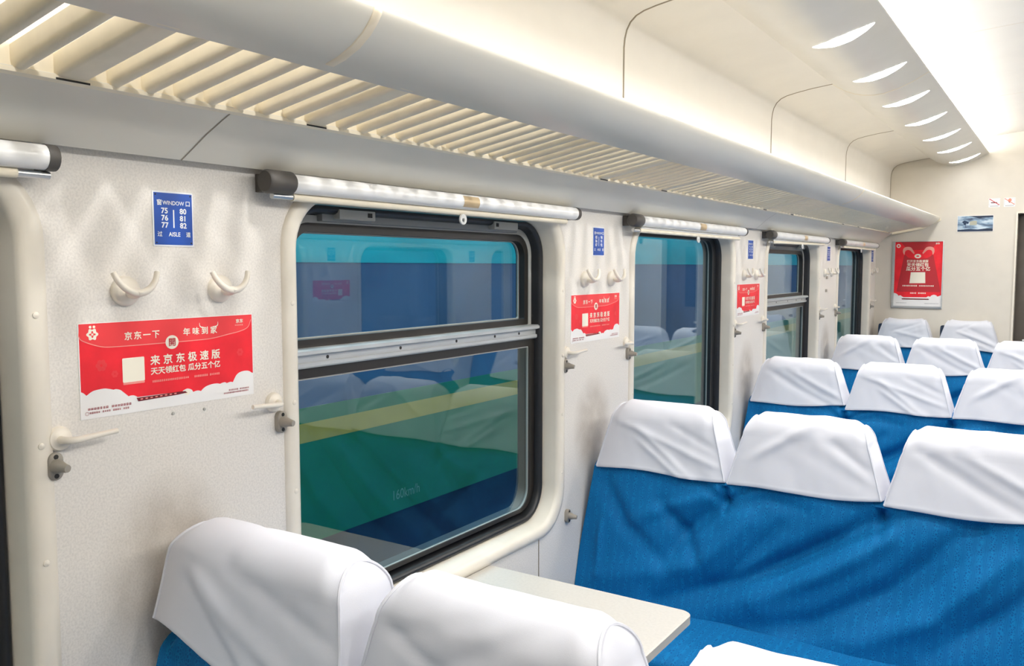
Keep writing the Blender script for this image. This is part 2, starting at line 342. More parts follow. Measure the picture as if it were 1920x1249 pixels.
# ------------------------------------------------------------------ windows
def window_loops(e, r, kt=1.0):
    return rr(-.5775 - e, .5775 + e, WZ0 - e, WZ1 + e * kt, r)
def ring_band(mb, lo, li, x0, x1):
    """a solid ring between two outlines, from depth x0 (front) back to x1"""
    mb.loft([ring3(lo, x1), ring3(lo, x0), ring3(li, x0), ring3(li, x1)], True)
def make_window(num, k, hinged, x=0, rotz=0, label=None):
    y = WC(k)
    w = thing('window_%d' % num, label, 'window', (x, y, 0), rotz); struct(w)
    fr = MB(); out = []
    for (dy, dzb, dzt, r, xx) in ((.0425, .037, .033, .150, .0), (.040, .034, .031, .148, .006), (.026, .022, .02, .140, .010), (.010, .008, .008, .130, .0085), (.0, .0, .0, .122, .002), (-.004, -.004, -.004, .118, -.008), (-.0125, -.011, -.011, .112, -.058)):
        out.append(ring3(rr(-.5775 - dy, .5775 + dy, WZ0 - dzb, WZ1 + dzt, r), xx))
    fr.loft(out, True); f_ = fr.build('frame', 'cream', w, smooth=60)
    rv = MB()
    for sy in (-1, 1):
        for z in (.90, 1.10, 1.30, 1.52): rv.lathe([(.0, .006), (.002, .0055), (.0032, .003), (.0034, 0)], (.0085, sy * .597, z), 12)
    for yy in (-.35, 0, .03 + .35): rv.lathe([(.0, .006), (.002, .0055), (.0032, .003), (.0034, 0)], (.007, yy, WZ0 - .02), 12)
    rv.build('rivet', 'cream', f_)
    g = MB(); L = lambda e, r: window_loops(e, r, 1.0 if hinged else .45)
    g.loft([ring3(L(-.0115, .112), -.056), ring3(L(-.014, .11), -.050), ring3(L(-.020, .104), -.048), ring3(L(-.027, .098), -.052), ring3(L(-.031, .094), -.060), ring3(L(-.033, .092), -.106)], True)
    g.build('gasket', 'rubber', w, smooth=50)
    gs = MB(); ring_band(gs, L(-.032, .093), L(-.052, .076), -.090, -.118); gs.build('glazing_strip', 'sash' if hinged else 'rubber', w)
    ss = MB(); GX = -.092
    if hinged:
        ly, lz = .5265, 1.383
        up = rr(-ly, ly, 1.406, WZ1 - .052, .068); upi = []
        # upper sash: square bottom corners, round top corners
        def sash(e, rt, rb):
            pts = []
            for cy, cz, a0, r_ in ((ly - e - rt, WZ1 - .052 - e - rt, 0, rt), (-ly + e + rt, WZ1 - .052 - e - rt, 90, rt), (-ly + e + rb, 1.406 + e * .9 + rb, 180, rb), (ly - e - rb, 1.406 + e * .9 + rb, 270, rb)):
                for q in range(11):
                    a = R(a0 + 9 * q); pts.append((cy + r_ * math.cos(a), cz + r_ * math.sin(a)))
            return pts
        ring_band(ss, sash(0, .07, .004), sash(.022, .052, .004), -.086, -.120)
        ss.build('sash', 'sash', w)
        us = MB(); ring_band(us, sash(-.0175, .085, .004), sash(.0005, .069, .004), -.084, -.120); us.build('sash_trim', 'grey', w)
        e_ = MB(); ring_band(e_, sash(.0215, .052, .004), sash(.0255, .049, .006), -.108, -.114); e_.build('glass_edge', 'grey', w)
        gp = MB(); gp.slab(sash(.021, .053, .004), -.1125, -.1085); gp.build('upper_pane', 'glass', w, smooth=0)
        lo = MB()
        def low(e, rb):
            pts = []
            for cy, cz, a0, r_ in ((.5775 - .05 - e - .004, 1.36 - e * 1.6 - .004, 0, .004), (-.5775 + .05 + e + .004, 1.36 - e * 1.6 - .004, 90, .004), (-.5775 + .05 + e + rb, WZ0 + .048 + e * .4 + rb, 180, rb), (.5775 - .05 - e - rb, WZ0 + .048 + e * .4 + rb, 270, rb)):
                for q in range(11):
                    a = R(a0 + 9 * q); pts.append((cy + r_ * math.cos(a), cz + r_ * math.sin(a)))
            return pts
        ring_band(lo, low(-.016, .09), low(.0155, .066), -.072, -.118); lo.build('lower_gasket', 'sash', w)
        e_ = MB(); ring_band(e_, low(.015, .066), low(.018, .063), -.0755, -.082); e_.build('glass_edge', 'grey', w)
        gp = MB(); gp.slab(low(.0148, .067), -.081, -.077); gp.build('lower_pane', 'glass', w, smooth=0)
        # aluminium transom with two grooves
        P = [(-.119, 1.360), (-.064, 1.360), (-.060, 1.364), (-.060, 1.372), (-.066, 1.3745), (-.066, 1.389), (-.058, 1.3915), (-.050, 1.394), (-.050, 1.402), (-.056, 1.406), (-.119, 1.406)]
        tr_ = MB(); hw = .543; tr_.loft([[(a, -hw, b) for a, b in P], [(a, hw, b) for a, b in P]], True, True, True); t_ = tr_.build('transom', 'alu', w, smooth=25)
        hl = MB()
        for yy in (-.42, -.15, .1, .3, .44): hl.lathe([(0, .0045), (.0008, .0045), (.001, 0)], (-.066, yy, 1.382), 10)
        hl.build('screw_hole', 'hole', t_)
        tp = MB(); tp.box(-.115, -.43, 1.7085, -.066, .43, 1.744); tp.build('head_rail', 'latch', w, bevel=.003)
        for ya, yb in ((-.393, -.267), (.268, .40)):
            lb = MB(); lb.box(-.07, ya, 1.714, -.044, yb, 1.738); l_ = lb.build('latch', 'grey', w, bevel=.002)
            MB().box(-.044, yb - .028 if ya < 0 else ya + .008, 1.722, -.0432, yb - .012 if ya < 0 else ya + .022, 1.733).build('latch_slot', 'hole', l_, smooth=0)
    else:
        F = lambda e: rr(-.490 - e, .490 + e, WZ0 + .058 - e, 1.729 + e, .078 + e)
        ring_band(ss, L(-.030, .095), F(0), -.072, -.120); ss.build('sash', 'rubber', w)
        e_ = MB(); ring_band(e_, F(.0005), F(-.0032), -.0885, -.094); e_.build('glass_edge', 'grey', w)
        gp = MB(); gp.slab(F(.001), -.0925, -.0885); gp.build('pane', 'glass', w, smooth=0)
    return w
WLAB = ['edge of the window nearest the camera at far left, cream frame', 'large near window with an aluminium transom between two panes', 'second window, a single fixed pane behind the front blue bench', 'third window with a metal transom behind the second blue bench', 'fourth and farthest window, a single pane near the end wall']
for k in range(5):
    make_window(k + 1, k, k in (1, 3), label=WLAB[k])
make_window(6, -1, False, label='window behind the camera')
for i, k in enumerate(range(-1, 5)):
    yk = WC(k); w = make_window(7 + i, k, False, W, 180, label='window across the aisle')

# ------------------------------------------------------------------ luggage rack
SB = (.132, 1.883)      # inner lower edge of the slats
SO = (.372, 1.931)      # outer lower edge
FASC = [(.026, 1.800), (.044, 1.817), (.075, 1.847), (.108, 1.872), (.126, 1.884), (.131, 1.8865), (.131, 1.893), (.115, 1.897), (.10, 1.895), (.03, 1.835), (.012, 1.81)]
BEAM = [(.366, 1.930), (.390, 1.935), (.417, 1.9425), (.448, 1.957), (.472, 1.974), (.488, 1.991), (.4955, 2.002), (.497, 2.0095), (.492, 2.0155), (.483, 2.0165), (.474, 2.012), (.455, 1.994), (.42, 1.970), (.39, 1.960), (.366, 1.957)]
def build_rack(mir, label):
    X = (lambda x: W - x) if mir else (lambda x: x)
    r = thing('luggage_rack', label, 'luggage rack', (X(.25), (YB + YE) / 2, 1.88)); off = r.location.copy()
    def put(mb, name, m_, **kw):
        o = mb.build(name, m_, r, **kw); o.matrix_parent_inverse = Matrix.Translation(-off); return o
    fa = put(extrude(FASC, YB, YE, mir, True), 'fascia', 'rack', smooth=40)
    be = put(extrude(BEAM, YB, YE, mir, True), 'front_rail', 'rack', smooth=50)
    # slats
    wides = [.754, 1.263, 2.546, 3.044, 4.314, 4.813, 6.065, 6.56, 7.80]
    ys = [(y, .0265) for y in wides]; P0 = .0676
    def fill(a, b):
        n = max(1, round((b - a - .02) / P0)); return [(lerp(a, b, (i + .55) / (n + .1)) if False else a + .01 + (b - a - .02) * (i + 1) / (n + 1) * 1.0, .0125) for i in range(n)]
    ys += [(.754 - .078 - P0 * i, .0125) for i in range(46) if .754 - .078 - P0 * i > YB + .03]
    for a, b in zip(wides, wides[1:]): ys += fill(a, b)
    ys += [(7.80 + .075 + P0 * i, .0125) for i in range(1)]
    sl = MB()
    for y, h in ys:
        prof = []
        if h < .02:
            prof = [(y - h, .036), (y - h, .014)] + [(y - h * math.cos(R(30 * q)), .012 - .012 * math.sin(R(30 * q))) for q in range(1, 6)] + [(y + h, .014), (y + h, .036)]
        else:
            prof = [(y - h, .036), (y - h, .008), (y - h + .004, .002), (y - h + .009, 0), (y + h - .009, 0), (y + h - .004, .002), (y + h, .008), (y + h, .036)]
        a = (X(SB[0] - .010), SB[1] + .001); b_ = (X(SO[0] + .004), SO[1] + .001)
        sl.loft([[(a[0], yy, a[1] + dz + .002) for yy, dz in prof], [(b_[0], yy, b_[1] + dz) for yy, dz in prof]], True, True, True)
    put(sl, 'slat_grille', 'slat', smooth=40)
    # inner upstand the slats run into, just behind the fascia lip
    up = MB(); up.loft([[(X(.118), YB, 1.889), (X(.128), YB, 1.889), (X(.128), YB, 1.94), (X(.118), YB, 1.94)], [(X(.118), YE, 1.889), (X(.128), YE, 1.889), (X(.128), YE, 1.94), (X(.118), YE, 1.94)]], True, True, True)
    put(up, 'inner_upstand', 'slat', smooth=0)
    lp = MB(); Q = [(.1255, 1.8805), (.1345, 1.8840), (.1345, 1.8905), (.1255, 1.8905)]; lp.loft([[(X(x), YB, z) for x, z in Q], [(X(x), YE, z) for x, z in Q]], True, True, True); put(lp, 'lip', 'slat', smooth=0)
    # dark clip slots at the wide slats
    for y in wides:
        cl = MB(); cl.box(min(X(.1335), X(.1352)), y - .027, 1.8838, max(X(.1335), X(.1352)), y + .027, 1.8868); put(cl, 'clip_slot', 'hole', smooth=0)
    # joint bands round the front rail
    for y in (1.048, 2.93 + 0.0, 4.85, 6.6):
        if y == 2.93 or y == 6.6: continue
        out = [(x, z) for x, z in BEAM[1:10]]; ctr = Vector((.43, 1.99)); big = []
        for x, z in out:
            d_ = (Vector((x, z)) - ctr).normalized() * .0022; big.append((x + d_.x, z + d_.y))
        jb = MB(); jb.loft([[(X(x), y - .010, z) for x, z in out], [(X(x), y - .009, z) for x, z in big], [(X(x), y + .009, z) for x, z in big], [(X(x), y + .010, z) for x, z in out]], False)
        put(jb, 'joint_band', 'band', smooth=60)
    # fascia joint
    for y in (1.02, 4.52):
        out = FASC[:5]; jb = MB(); jb.loft([[(X(x + .0006), y - .0015 + (z - 1.80) * .45, z - .0006) for x, z in out], [(X(x + .0006), y + .0015 + (z - 1.80) * .45, z - .0006) for x, z in out]], False)
        put(jb, 'fascia_joint', 'seal')
    # bracket on the end wall
    br = MB(); br.add([(X(a), yy, b_) for yy in (YE - .022, YE - .002) for a, b_ in ((.125, 1.872), (.37, 1.918), (.50, 1.985), (.50, 2.004), (.37, 1.945), (.125, 1.90))], [(0, 1, 2, 3, 4, 5), (11, 10, 9, 8, 7, 6)] + [(j, 6 + j, 6 + (j + 1) % 6, (j + 1) % 6) for j in range(6)])
    put(br, 'end_bracket', 'slat', smooth=0)
    return r
build_rack(False, 'long slatted cream luggage rack running above the windows to the end wall')
build_rack(True, 'slatted luggage rack on the opposite side of the carriage, across the aisle')

# ------------------------------------------------------------------ ceiling light panels with lens-shaped openings
PANEL = [(.398, 2.5085), (.425, 2.490), (.46, 2.469), (.50, 2.452), (.545, 2.440), (.59, 2.4355), (.64, 2.4395), (.70, 2.455), (.76, 2.479), (.81, 2.505), (.836, 2.520)]
def pz(x): return table(PANEL, x)
def build_light(mir, label):
    X = (lambda x: W - x) if mir else (lambda x: x)
    r = thing('ceiling_light', label, 'ceiling light', (X(.6), (YB + YE) / 2, 2.48)); off = r.location.copy()
    prof = PANEL + [(x, z + .004) for x, z in PANEL[::-1]]
    o = extrude(prof, YB, YE, mir, True).build('panel', 'panel', r, smooth=40); o.matrix_parent_inverse = Matrix.Translation(-off)
    for k in range(-4, 7):
        y = 3.426 + .7235 * k
        if y < YB + .2: continue
        mb = MB(); A, B = [], []; n = 20
        up, lo = [], []
        for i in range(n + 1):
            t = i / n; x = lerp(.572, .792, t); hw = .050 * math.sin(math.pi * t) ** .85 + .002
            lo.append((X(x), y - hw, pz(x) - .0012)); up.append((X(x), y + hw, pz(x) - .0012))
        mb.loft([lo, up], False); d_ = mb.build('diffuser', 'lamp', r); d_.matrix_parent_inverse = Matrix.Translation(-off)
        if k < 6:       # last opening left without a lamp, to spare the end wall a hot spot
            l = bpy.data.lights.new('slot_lamp', 'AREA'); l.shape = 'ELLIPSE'; l.size = .17; l.size_y = .06; l.energy = 4.1; l.color = LAMP; l.spread = R(180)
            lo_ = bpy.data.objects.new('slot_lamp', l); COL.objects.link(lo_); lo_.parent = r; lo_.location = Vector((X(.682), y, pz(.682) - .004)) - off; lo_.rotation_euler = (0, R(-14 if not mir else 14), 0)
    for y in (.9, 4.52):
        P = PANEL; mb = MB(); mb.loft([[(X(x), y - .004, z - .0002) for x, z in P], [(X(x), y - .003, z - .0016) for x, z in P], [(X(x), y + .003, z - .0016) for x, z in P], [(X(x), y + .004, z - .0002) for x, z in P]], False)
        d_ = mb.build('joint_strip', 'band', r); d_.matrix_parent_inverse = Matrix.Translation(-off)
    return r
build_light(False, 'long curved ceiling light panel with lens-shaped glowing openings at upper right')
build_light(True, 'curved ceiling light panel on the far side of the aisle')

# ------------------------------------------------------------------ roller blinds
def make_blind(k, label, capside=-1, tilt=0.0, drop=0.0, x=0, rotz=0):
    b = thing('roller_blind', label, 'blind', (x, WC(k), 1.775), rotz, 'roller blinds over the windows')
    t = MB(); cx = .047; y0, y1 = -.655, .612
    t.tube([(cx, y0 + .02, 0), (cx, y1, 0)], .0205, 20); ca = t.build('casing', 'tube', b)
    e = MB()
    if capside < 0: e.tube([(cx, -.70, 0), (cx, -.695, 0), (cx, y0 + .022, 0), (cx, y0 + .026, 0)], [.021, .0245, .0245, .022], 18)
    else: e.tube([(cx, y0, 0), (cx, y0 + .022, 0)], [.021, .0225], 18)
    e.build('end_cap', 'cap', b)
    e = MB(); e.tube([(cx, y1 - .012, 0), (cx, y1 + .006, 0)], [.0218, .0212], 18); e.build('end_cap', 'cap', b)
    MB().box(0.0, -.685, -.02, .04, -.668, .018).build('wall_bracket', 'cap', b, bevel=.002); MB().box(0, y1 - .004, -.02, .04, y1 + .004, .016).build('wall_bracket', 'cap', b, bevel=.002)
    za, zb = -.0275 - tilt - drop, -.0275 - drop
    rd = MB(); rd.tube([(cx - .008, -.62, za), (cx - .008, .56, zb)], .0085, 12); ro = rd.build('bottom_rod', 'slat', b)
    tp = MB()
    if capside < 0: tp.tube([(cx - .008, -.675, za), (cx - .008, -.615, za)], .0066, 12)
    else: tp.tube([(cx - .008, .555, zb), (cx - .008, .612, zb)], .0066, 12)
    tp.build('rod_tip', 'steel', ro)
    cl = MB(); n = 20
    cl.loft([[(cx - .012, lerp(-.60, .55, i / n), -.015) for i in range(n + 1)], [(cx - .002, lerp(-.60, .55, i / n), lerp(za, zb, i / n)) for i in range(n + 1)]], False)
    cl.build('cloth_or_gap_shade', 'white' if tilt or drop else 'cap', b)  # rolled up: shade of the gap above the rod painted as a dark strip
    rg = MB(); o_, i_ = circ(-.02, -.047 - tilt * .4 - drop, .0145, 20), circ(-.02, -.049 - tilt * .4 - drop, .0058, 20)
    ring_band(rg, o_, i_, cx + .004, cx - .001); rg.build('pull_ring', 'white', b)
    lb = MB(); rings = []
    for yy in (-.038, .034): rings.append([(cx + .0209 * math.cos(R(a)), yy, .0209 * math.sin(R(a))) for a in range(-45, 50, 10)])
    lb.loft(rings, False); l_ = lb.build('label', 'gold', ca)
    lm = MB()
    for a0, a1, ya, yb in ((-14, -8, -.022, .018), (4, 9, -.028, .024), (20, 26, -.018, .014)):
        lm.loft([[(cx + .0212 * math.cos(R(a)), yy, .0212 * math.sin(R(a))) for a in (a0, a1)] for yy in (ya, yb)], False)
    return b
BL = ['roller blind casing over the window at the far left edge', 'white roller blind casing above the large near window', 'white roller blind casing above the second window, behind the front bench', 'roller blind above the third window with its bottom rod hanging crooked', 'farthest roller blind casing, next to the end wall']
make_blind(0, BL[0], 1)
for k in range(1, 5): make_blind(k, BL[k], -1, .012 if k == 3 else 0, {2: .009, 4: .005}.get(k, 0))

# ------------------------------------------------------------------ wall fittings
def arcpts(pts, n=6):
    """Catmull-Rom through points"""
    P = [Vector(p) for p in pts]; P = [2 * P[0] - P[1]] + P + [2 * P[-1] - P[-2]]; out = []
    for i in range(1, len(P) - 2):
        for q in range(n):
            t = q / n; a, b, c, d_ = P[i - 1:i + 3]
            out.append(.5 * ((2 * b) + (c - a) * t + (2 * a - 5 * b + 4 * c - d_) * t * t + (3 * b - a - 3 * c + d_) * t ** 3))
    return out + [P[-2]]
def make_hook():
    h = thing('coat_hook', '', 'coat hook')
    MB().lathe([(0, .0275), (.006, .0275), (.0105, .025), (.013, .018), (.015, .010), (.016, 0)], n=28).build('base', 'hook', h)
    s = MB(); s.tube(arcpts([(.010, 0, -.002), (.026, 0, -.007), (.042, 0, -.004), (.047, 0, .002)]), [.0075] * 12 + [.007] * 6 + [.006], 12); s.build('stem', 'hook', h)
    for sg in (-1, 1):
        p = MB(); pts = arcpts([(.043, 0, -.003), (.044, sg * .012, -.001), (.043, sg * .026, .007), (.040, sg * .037, .020), (.036, sg * .043, .034)], 5)
        p.tube(pts, [lerp(.0074, .0050, i / (len(pts) - 1)) for i in range(len(pts))], 10); p.build('prong', 'hook', h)
    return h
def make_peg():
    h = thing('curtain_peg', '', 'peg')
    MB().lathe([(0, .0215), (.005, .0215), (.009, .019), (.010, .013), (.0125, .010), (.013, 0)], n=26).build('base', 'hook', h)
    p = MB(); pts = arcpts([(.006, -.004, 0), (.024, .0, -.001), (.034, .012, -.001), (.036, .035, .001), (.037, .085, .004)], 6)
    p.tube(pts, [lerp(.0072, .0048, i / (len(pts) - 1)) for i in range(len(pts))], 12); p.build('lever', 'hook', h)
    return h
def make_catch():
    h = thing('window_catch', '', 'catch')
    mb = MB(); base = [rr(-.0135 + e, .0135 - e, -.024 + e, .024 - e, .0134 - e, 6) for e in (0, 0, .002)]
    mb.loft([ring3(base[0], 0), ring3(base[1], .010), ring3(base[2], .012)], True, True, True); mb.build('plate', 'catch', h)
    n = MB(); n.tube([(.008, 0, .001), (.020, 0, .001), (.030, .002, 0), (.040, .004, -.001)], [.0125, .0115, .0085, .0065], 14); n.build('nose', 'catch', h)
    for z in (.0165, -.0165):
        MB().lathe([(.0118, .0042), (.0126, .0042), (.0127, 0)], (0, 0, z), 12).build('screw_hole', 'hole', h)
    return h
hook0, peg0, catch0 = make_hook(), make_peg(), make_catch()
PN = ['near wall panel left of the big window', 'panel between the first and second windows', 'panel between the second and third windows', 'panel between the third and fourth windows', 'last panel beside the end wall']
HN = ['above the largest red poster', 'right of the big window', 'between second and third windows', 'between third and fourth windows', 'in the far corner by the end wall']
first = dict(h=True, p=True, c=True)
def put_fit(proto, key, label, loc, rotz=0, group=None, flipy=False):
    if first.get(key): o = proto; first[key] = False; o['label'] = label; o.location = loc; o.rotation_euler = (0, 0, R(rotz)); o['group'] = group
    else: o = dup(proto, label, loc, rotz, group)
    if flipy: o.scale = (1, -1, 1)
    return o
for k in range(5):
    for sg, nm in ((-1, 'left'), (1, 'right')):
        if k == 4 and sg > 0: continue
        put_fit(hook0, 'h', 'cream double-pronged coat hook, %s one of the pair %s' % (nm, HN[k]) if k < 4 else 'lone cream double-pronged coat hook in the corner by the end wall', (0, PC(k) + sg * .103 if k < 4 else PC(k) - .17, 1.556), 0, 'coat hooks along the wall')
    put_fit(peg0, 'p', 'cream lever peg, left one on the %s' % PN[k] if k < 4 else 'cream lever peg on the last panel beside the end wall', (0, PC(k) - .234, 1.307), 0, 'lever pegs between the windows')
    if k < 4: put_fit(peg0, 'p', 'cream lever peg, right one on the %s' % PN[k], (0, PC(k) + .235, 1.307), 0, 'lever pegs between the windows', True)
    put_fit(catch0, 'c', 'grey catch under the left peg, %s' % PN[k] if k < 4 else 'grey plastic catch under the peg beside the end wall', (0, PC(k) - .246, 1.262), 0, 'grey catches on the wall')
    if k < 4: put_fit(catch0, 'c', 'grey catch under the right peg, %s' % PN[k], (0, PC(k) + .252, 1.262), 0, 'grey catches on the wall')
put_fit(catch0, 'c', 'low grey plastic catch beside the bottom corner of the big window', (0, 2.543, .735), 0, 'grey catches on the wall')
for z, zz in ((1.545, 'upper'), (1.432, 'lower')):
    mb = MB(); mb.slab(rr(-.022, .022, -.0095, .0095, .003, 4), 0, .004); o = mb.build('adhesive_pad', 'catch'); o.location = (0, 6.235 if zz == 'upper' else 6.22, z - (.022 if zz == 'upper' else 0))
    tag(o, '%s dark adhesive pad left on the wall between the third and fourth windows' % zz, 'adhesive pad', 'old adhesive pads')
# two leftover screws under the near poster
for y, z, lb in ((1.004, 1.318, 'left'), (1.075, 1.3165, 'right')):
    mb = MB().lathe([(0, .0032), (.002, .003), (.003, 0)], n=10); o = mb.build('wall_screw', 'grey'); o.location = (0, y, z)
    tag(o, '%s of two small leftover screws in the wall under the near red poster' % lb, 'screw', 'leftover screws')

# ------------------------------------------------------------------ seat number signs
def make_sign(k, left, right, label, x=0, rotz=0, y=None, group='seat number signs'):
    s = thing('seat_number_sign', label, 'sign', (x, y, 1.69), rotz, group)
    w, h = .041, .0487
    MB().slab(rr(-w - .003, w + .003, -h - .003, h + .003, .002, 3), 0, .0016).build('backing', 'signwhite', s, smooth=0)
    MB().slab(rr(-w, w, -h, h, .001, 3), .0016, .0024).build('plate', 'signblue', s, smooth=0)
    t = MB(); X = .0028
    t.flat(text2d('窗', .0115, .02, 'CENTER'), X, -.030, .0262)
    t.flat(text2d('WINDOW', .0108, .014, 'CENTER', .92), X, .0, .0265)
    t.flat(text2d('口', .0115, .02, 'CENTER'), X, .0315, .0262)
    for i in range(3):
        for arr, cy in ((left, -.0195), (right, .0205)):
            if i < len(arr): t.flat(text2d(str(arr[i]), .0142, .035, 'CENTER', 1.05), X, cy, .0105 - .0135 * i)
    t.slab([(-.0013, -.0165), (.0013, -.0165), (.0013, .0175), (-.0013, .0175)], .0024, X)
    t.flat(text2d('过', .0105, .02, 'CENTER'), X, -.0305, -.0325)
    t.flat(text2d('AISLE', .0112, .018, 'CENTER', .95), X, .001, -.0325)
    t.flat(text2d('道', .0105, .02, 'CENTER'), X, .031, -.0325)
    t.build('lettering', 'signwhite', s, smooth=0, fix=False)
    sc = MB()
    for a in (-1, 1):
        for b_ in (-1, 1): sc.lathe([(0, .0016), (.0007, .0014), (.0009, 0)], (.0024, a * .0375, b_ * .045), 8)
    sc.build('screw', 'hole', s, smooth=0)
    return s
SN = ['blue and white seat number sign reading 75 to 77 and 80 to 82', 'blue seat number sign high on the panel between first and second windows', 'blue seat number sign on the panel between second and third windows', 'small blue seat number sign between the third and fourth windows', 'farthest blue seat number sign, in the corner by the end wall']
for k in range(5):
    b_ = 75 + 10 * k if k < 4 else 115
    L_, R_ = ([b_, b_ + 1, b_ + 2], [b_ + 5, b_ + 6, b_ + 7])
    if k == 4: L_, R_ = [115, 116], []
    make_sign(k, L_, R_, SN[k], y=PC(k) + .002 + (-.17 + .0 if False else 0) if k < 4 else 7.842)
for k in (2, 3):
    b_ = 78 + 10 * k
    make_sign(k, [b_, b_ + 1], [b_ + 5, b_ + 6], 'blue seat number sign across the aisle, seen only reflected in the big window', W, 180, PC(k), 'reflected seat number signs')

# ------------------------------------------------------------------ red posters between the windows
def pl(pts, dy=-.1885, dz=-.0845): return [(a + dy, b + dz) for a, b in pts]
def bez(pts, n=6): return [(p.x, p.y) for p in arcpts([(a, b, 0) for a, b in pts], n)]
def stroke(pts, w):
    l, r_ = [], []
    for i, p in enumerate(pts):
        a = Vector(pts[max(0, i - 1)]); b_ = Vector(pts[min(len(pts) - 1, i + 1)]); d_ = (b_ - a).normalized(); nn = Vector((-d_.y, d_.x)) * w / 2
        l.append((p[0] + nn.x, p[1] + nn.y)); r_.append((p[0] - nn.x, p[1] - nn.y))
    return l + r_[::-1]
def tiny(mb, X, y0, y1, z, h, pitch, gaps=(), dy=-.1885, dz=-.0845):
    """print too small to read in the photo: a row of little blots"""
    rn = random.Random(int(y0 * 1e4)); i = 0; y = y0
    while y < y1 - pitch * .5:
        if i not in gaps:
            a = pitch * rn.uniform(.30, .42); b_ = h * rn.uniform(.38, .5); c = y + pitch / 2
            mb.flat(shape2d([[(c - a + dy, z + h / 2 - b_ + dz), (c + a + dy, z + h / 2 - b_ * .9 + dz), (c + a * .9 + dy, z + h / 2 + b_ + dz), (c - a * .9 + dy, z + h / 2 + b_ * .9 + dz)], [(c - a * .4 + dy, z + h / 2 + dz), (c + a * .4 + dy, z + h / 2 + dz), (c + a * .4 + dy, z + h * .66 + dz), (c - a * .4 + dy, z + h * .66 + dz)]]), X)
        y += pitch; i += 1
def make_poster(label, loc, rotz=0, group=None):
    P = thing('red_poster', label, 'poster', loc, rotz, group); Wd, Hd = .377, .169
    MB().slab(pl([(0, 0), (Wd, 0), (Wd, Hd), (0, Hd)]), 0, .0012).build('sheet', 'posterwhite', P, smooth=0)
    X = .0013
    top = [(.002, Hd - .001), (Wd - .001, Hd - .001), (Wd - .001, .0455)]
    cl = bez([(.3749, .0445), (.365, .0500), (.3543, .0512), (.342, .0495), (.3337, .0447), (.328, .037), (.324, .0305)], 4) + bez([(.3235, .0312), (.3181, .0322), (.312, .0312), (.3085, .0303)], 3) + bez([(.308, .0315), (.3033, .0330), (.297, .0322), (.292, .0308)], 3) + \
        bez([(.291, .0315), (.2837, .0328), (.272, .0325), (.2598, .0300), (.252, .0262), (.2465, .0215)], 4) + bez([(.246, .0222), (.240, .0238), (.234, .0235), (.229, .0222)], 3) + bez([(.2285, .0228), (.225, .0275), (.2159, .0305), (.208, .0285), (.2035, .0255)], 3) + \
        [(.160, .0268), (.1088, .0275)] + bez([(.108, .0285), (.102, .0315), (.096, .0320), (.091, .0312)], 3) + bez([(.0905, .0320), (.0831, .0385), (.076, .0445), (.0678, .0472), (.062, .0468)], 4) + bez([(.0615, .0472), (.0469, .0508), (.034, .0505), (.0226, .0485), (.0113, .0420)], 4) + bez([(.0108, .0430), (.006, .0475), (.002, .0495)], 3)
    MB().flat(shape2d([pl(top + cl + [(.002, .0500)])]), X).build('red_field', 'red', P, smooth=0, fix=False)
    f = MB(); X += .0002
    f.flat(shape2d([pl([(.003, Hd - .002)] + bez([(.0012, .1475), (.006, .1400), (.024, .1318), (.0455, .1255), (.0708, .1240), (.1185, .1236), (.1557, .1236), (.2326, .1236), (.275, .1248), (.3162, .1305), (.345, .1350), (.3648, .1420), (.3735, .1575)], 6) + [(.3752, Hd - .002)])]), X)
    for c, r_ in (((.041, .0927), .0105), ((.3439, .0914), .008), ((.066, .075), .0065)):
        for q in range(6): f.flat((circ(c[0] - .1885 + r_ * .62 * math.cos(q * 1.047), c[1] - .0845 + r_ * .62 * math.sin(q * 1.047), r_ * .42, 12), [tuple(range(12))]), X)
    f.build('flap', 'redpale', P, smooth=0, fix=False)
    X += .0002
    ln = MB(); ln.flat(shape2d([pl(stroke(bez([(.0012, .1475), (.006, .1400), (.024, .1318), (.0455, .1255), (.0708, .1240), (.1185, .1236), (.1557, .1236), (.2326, .1236), (.275, .1248), (.3162, .1305), (.345, .1350), (.3648, .1420), (.3735, .1575)], 8), .0016))]), X)
    tiny(ln, X, .140, .292, .0505, .0046, .0040, (20, 21, 22, 31))
    tiny(ln, X, .332, .352, .1462, .0036, .0042, ())
    ln.flat(shape2d([rr(.0815 - .1885, .1245 - .1885, .0528 - .0845, .0570 - .0845, .001, 3)]), X)
    ln.build('pink_print', 'pink', P, smooth=0, fix=False)
    X += .0002
    t = MB(); dy, dz = -.1885, -.0845
    def pc(name, m_='posterivory'):
        nonlocal t
        t.build(name, m_, P, smooth=0, fix=False); t = MB()
    [t.flat(text2d(ch, .0158, .022, 'CENTER', 1.04), X, .0945 + .0187 * i + dy, .1358 + dz) for i, ch in enumerate('京东一下')]
    [t.flat(text2d(ch, .0158, .022, 'CENTER', 1.04), X, .2175 + .0208 * i + dy, .1358 + dz) for i, ch in enumerate('年味到家')]
    pc('top_lettering'); 
    for sg_ in (-1, 1):
        hm = MB(); yy = .2515 if sg_ < 0 else .2865; z_, s_h = .1480, .0125
        pts = bez([(yy - sg_ * .35 * s_h, z_), (yy, z_ + .05 * s_h), (yy + sg_ * .30 * s_h, z_ + .3 * s_h), (yy + sg_ * .34 * s_h, z_ + .75 * s_h)], 5); lft, rgt = [], []
        for i, p in enumerate(pts):
            a = Vector(pts[max(0, i - 1)]); b_ = Vector(pts[min(len(pts) - 1, i + 1)]); nn = (b_ - a).normalized(); nn = Vector((-nn.y, nn.x)) * s_h * .12 * (1 - i / len(pts) * .8)
            lft.append((p[0] + nn.x, p[1] + nn.y)); rgt.append((p[0] - nn.x, p[1] - nn.y))
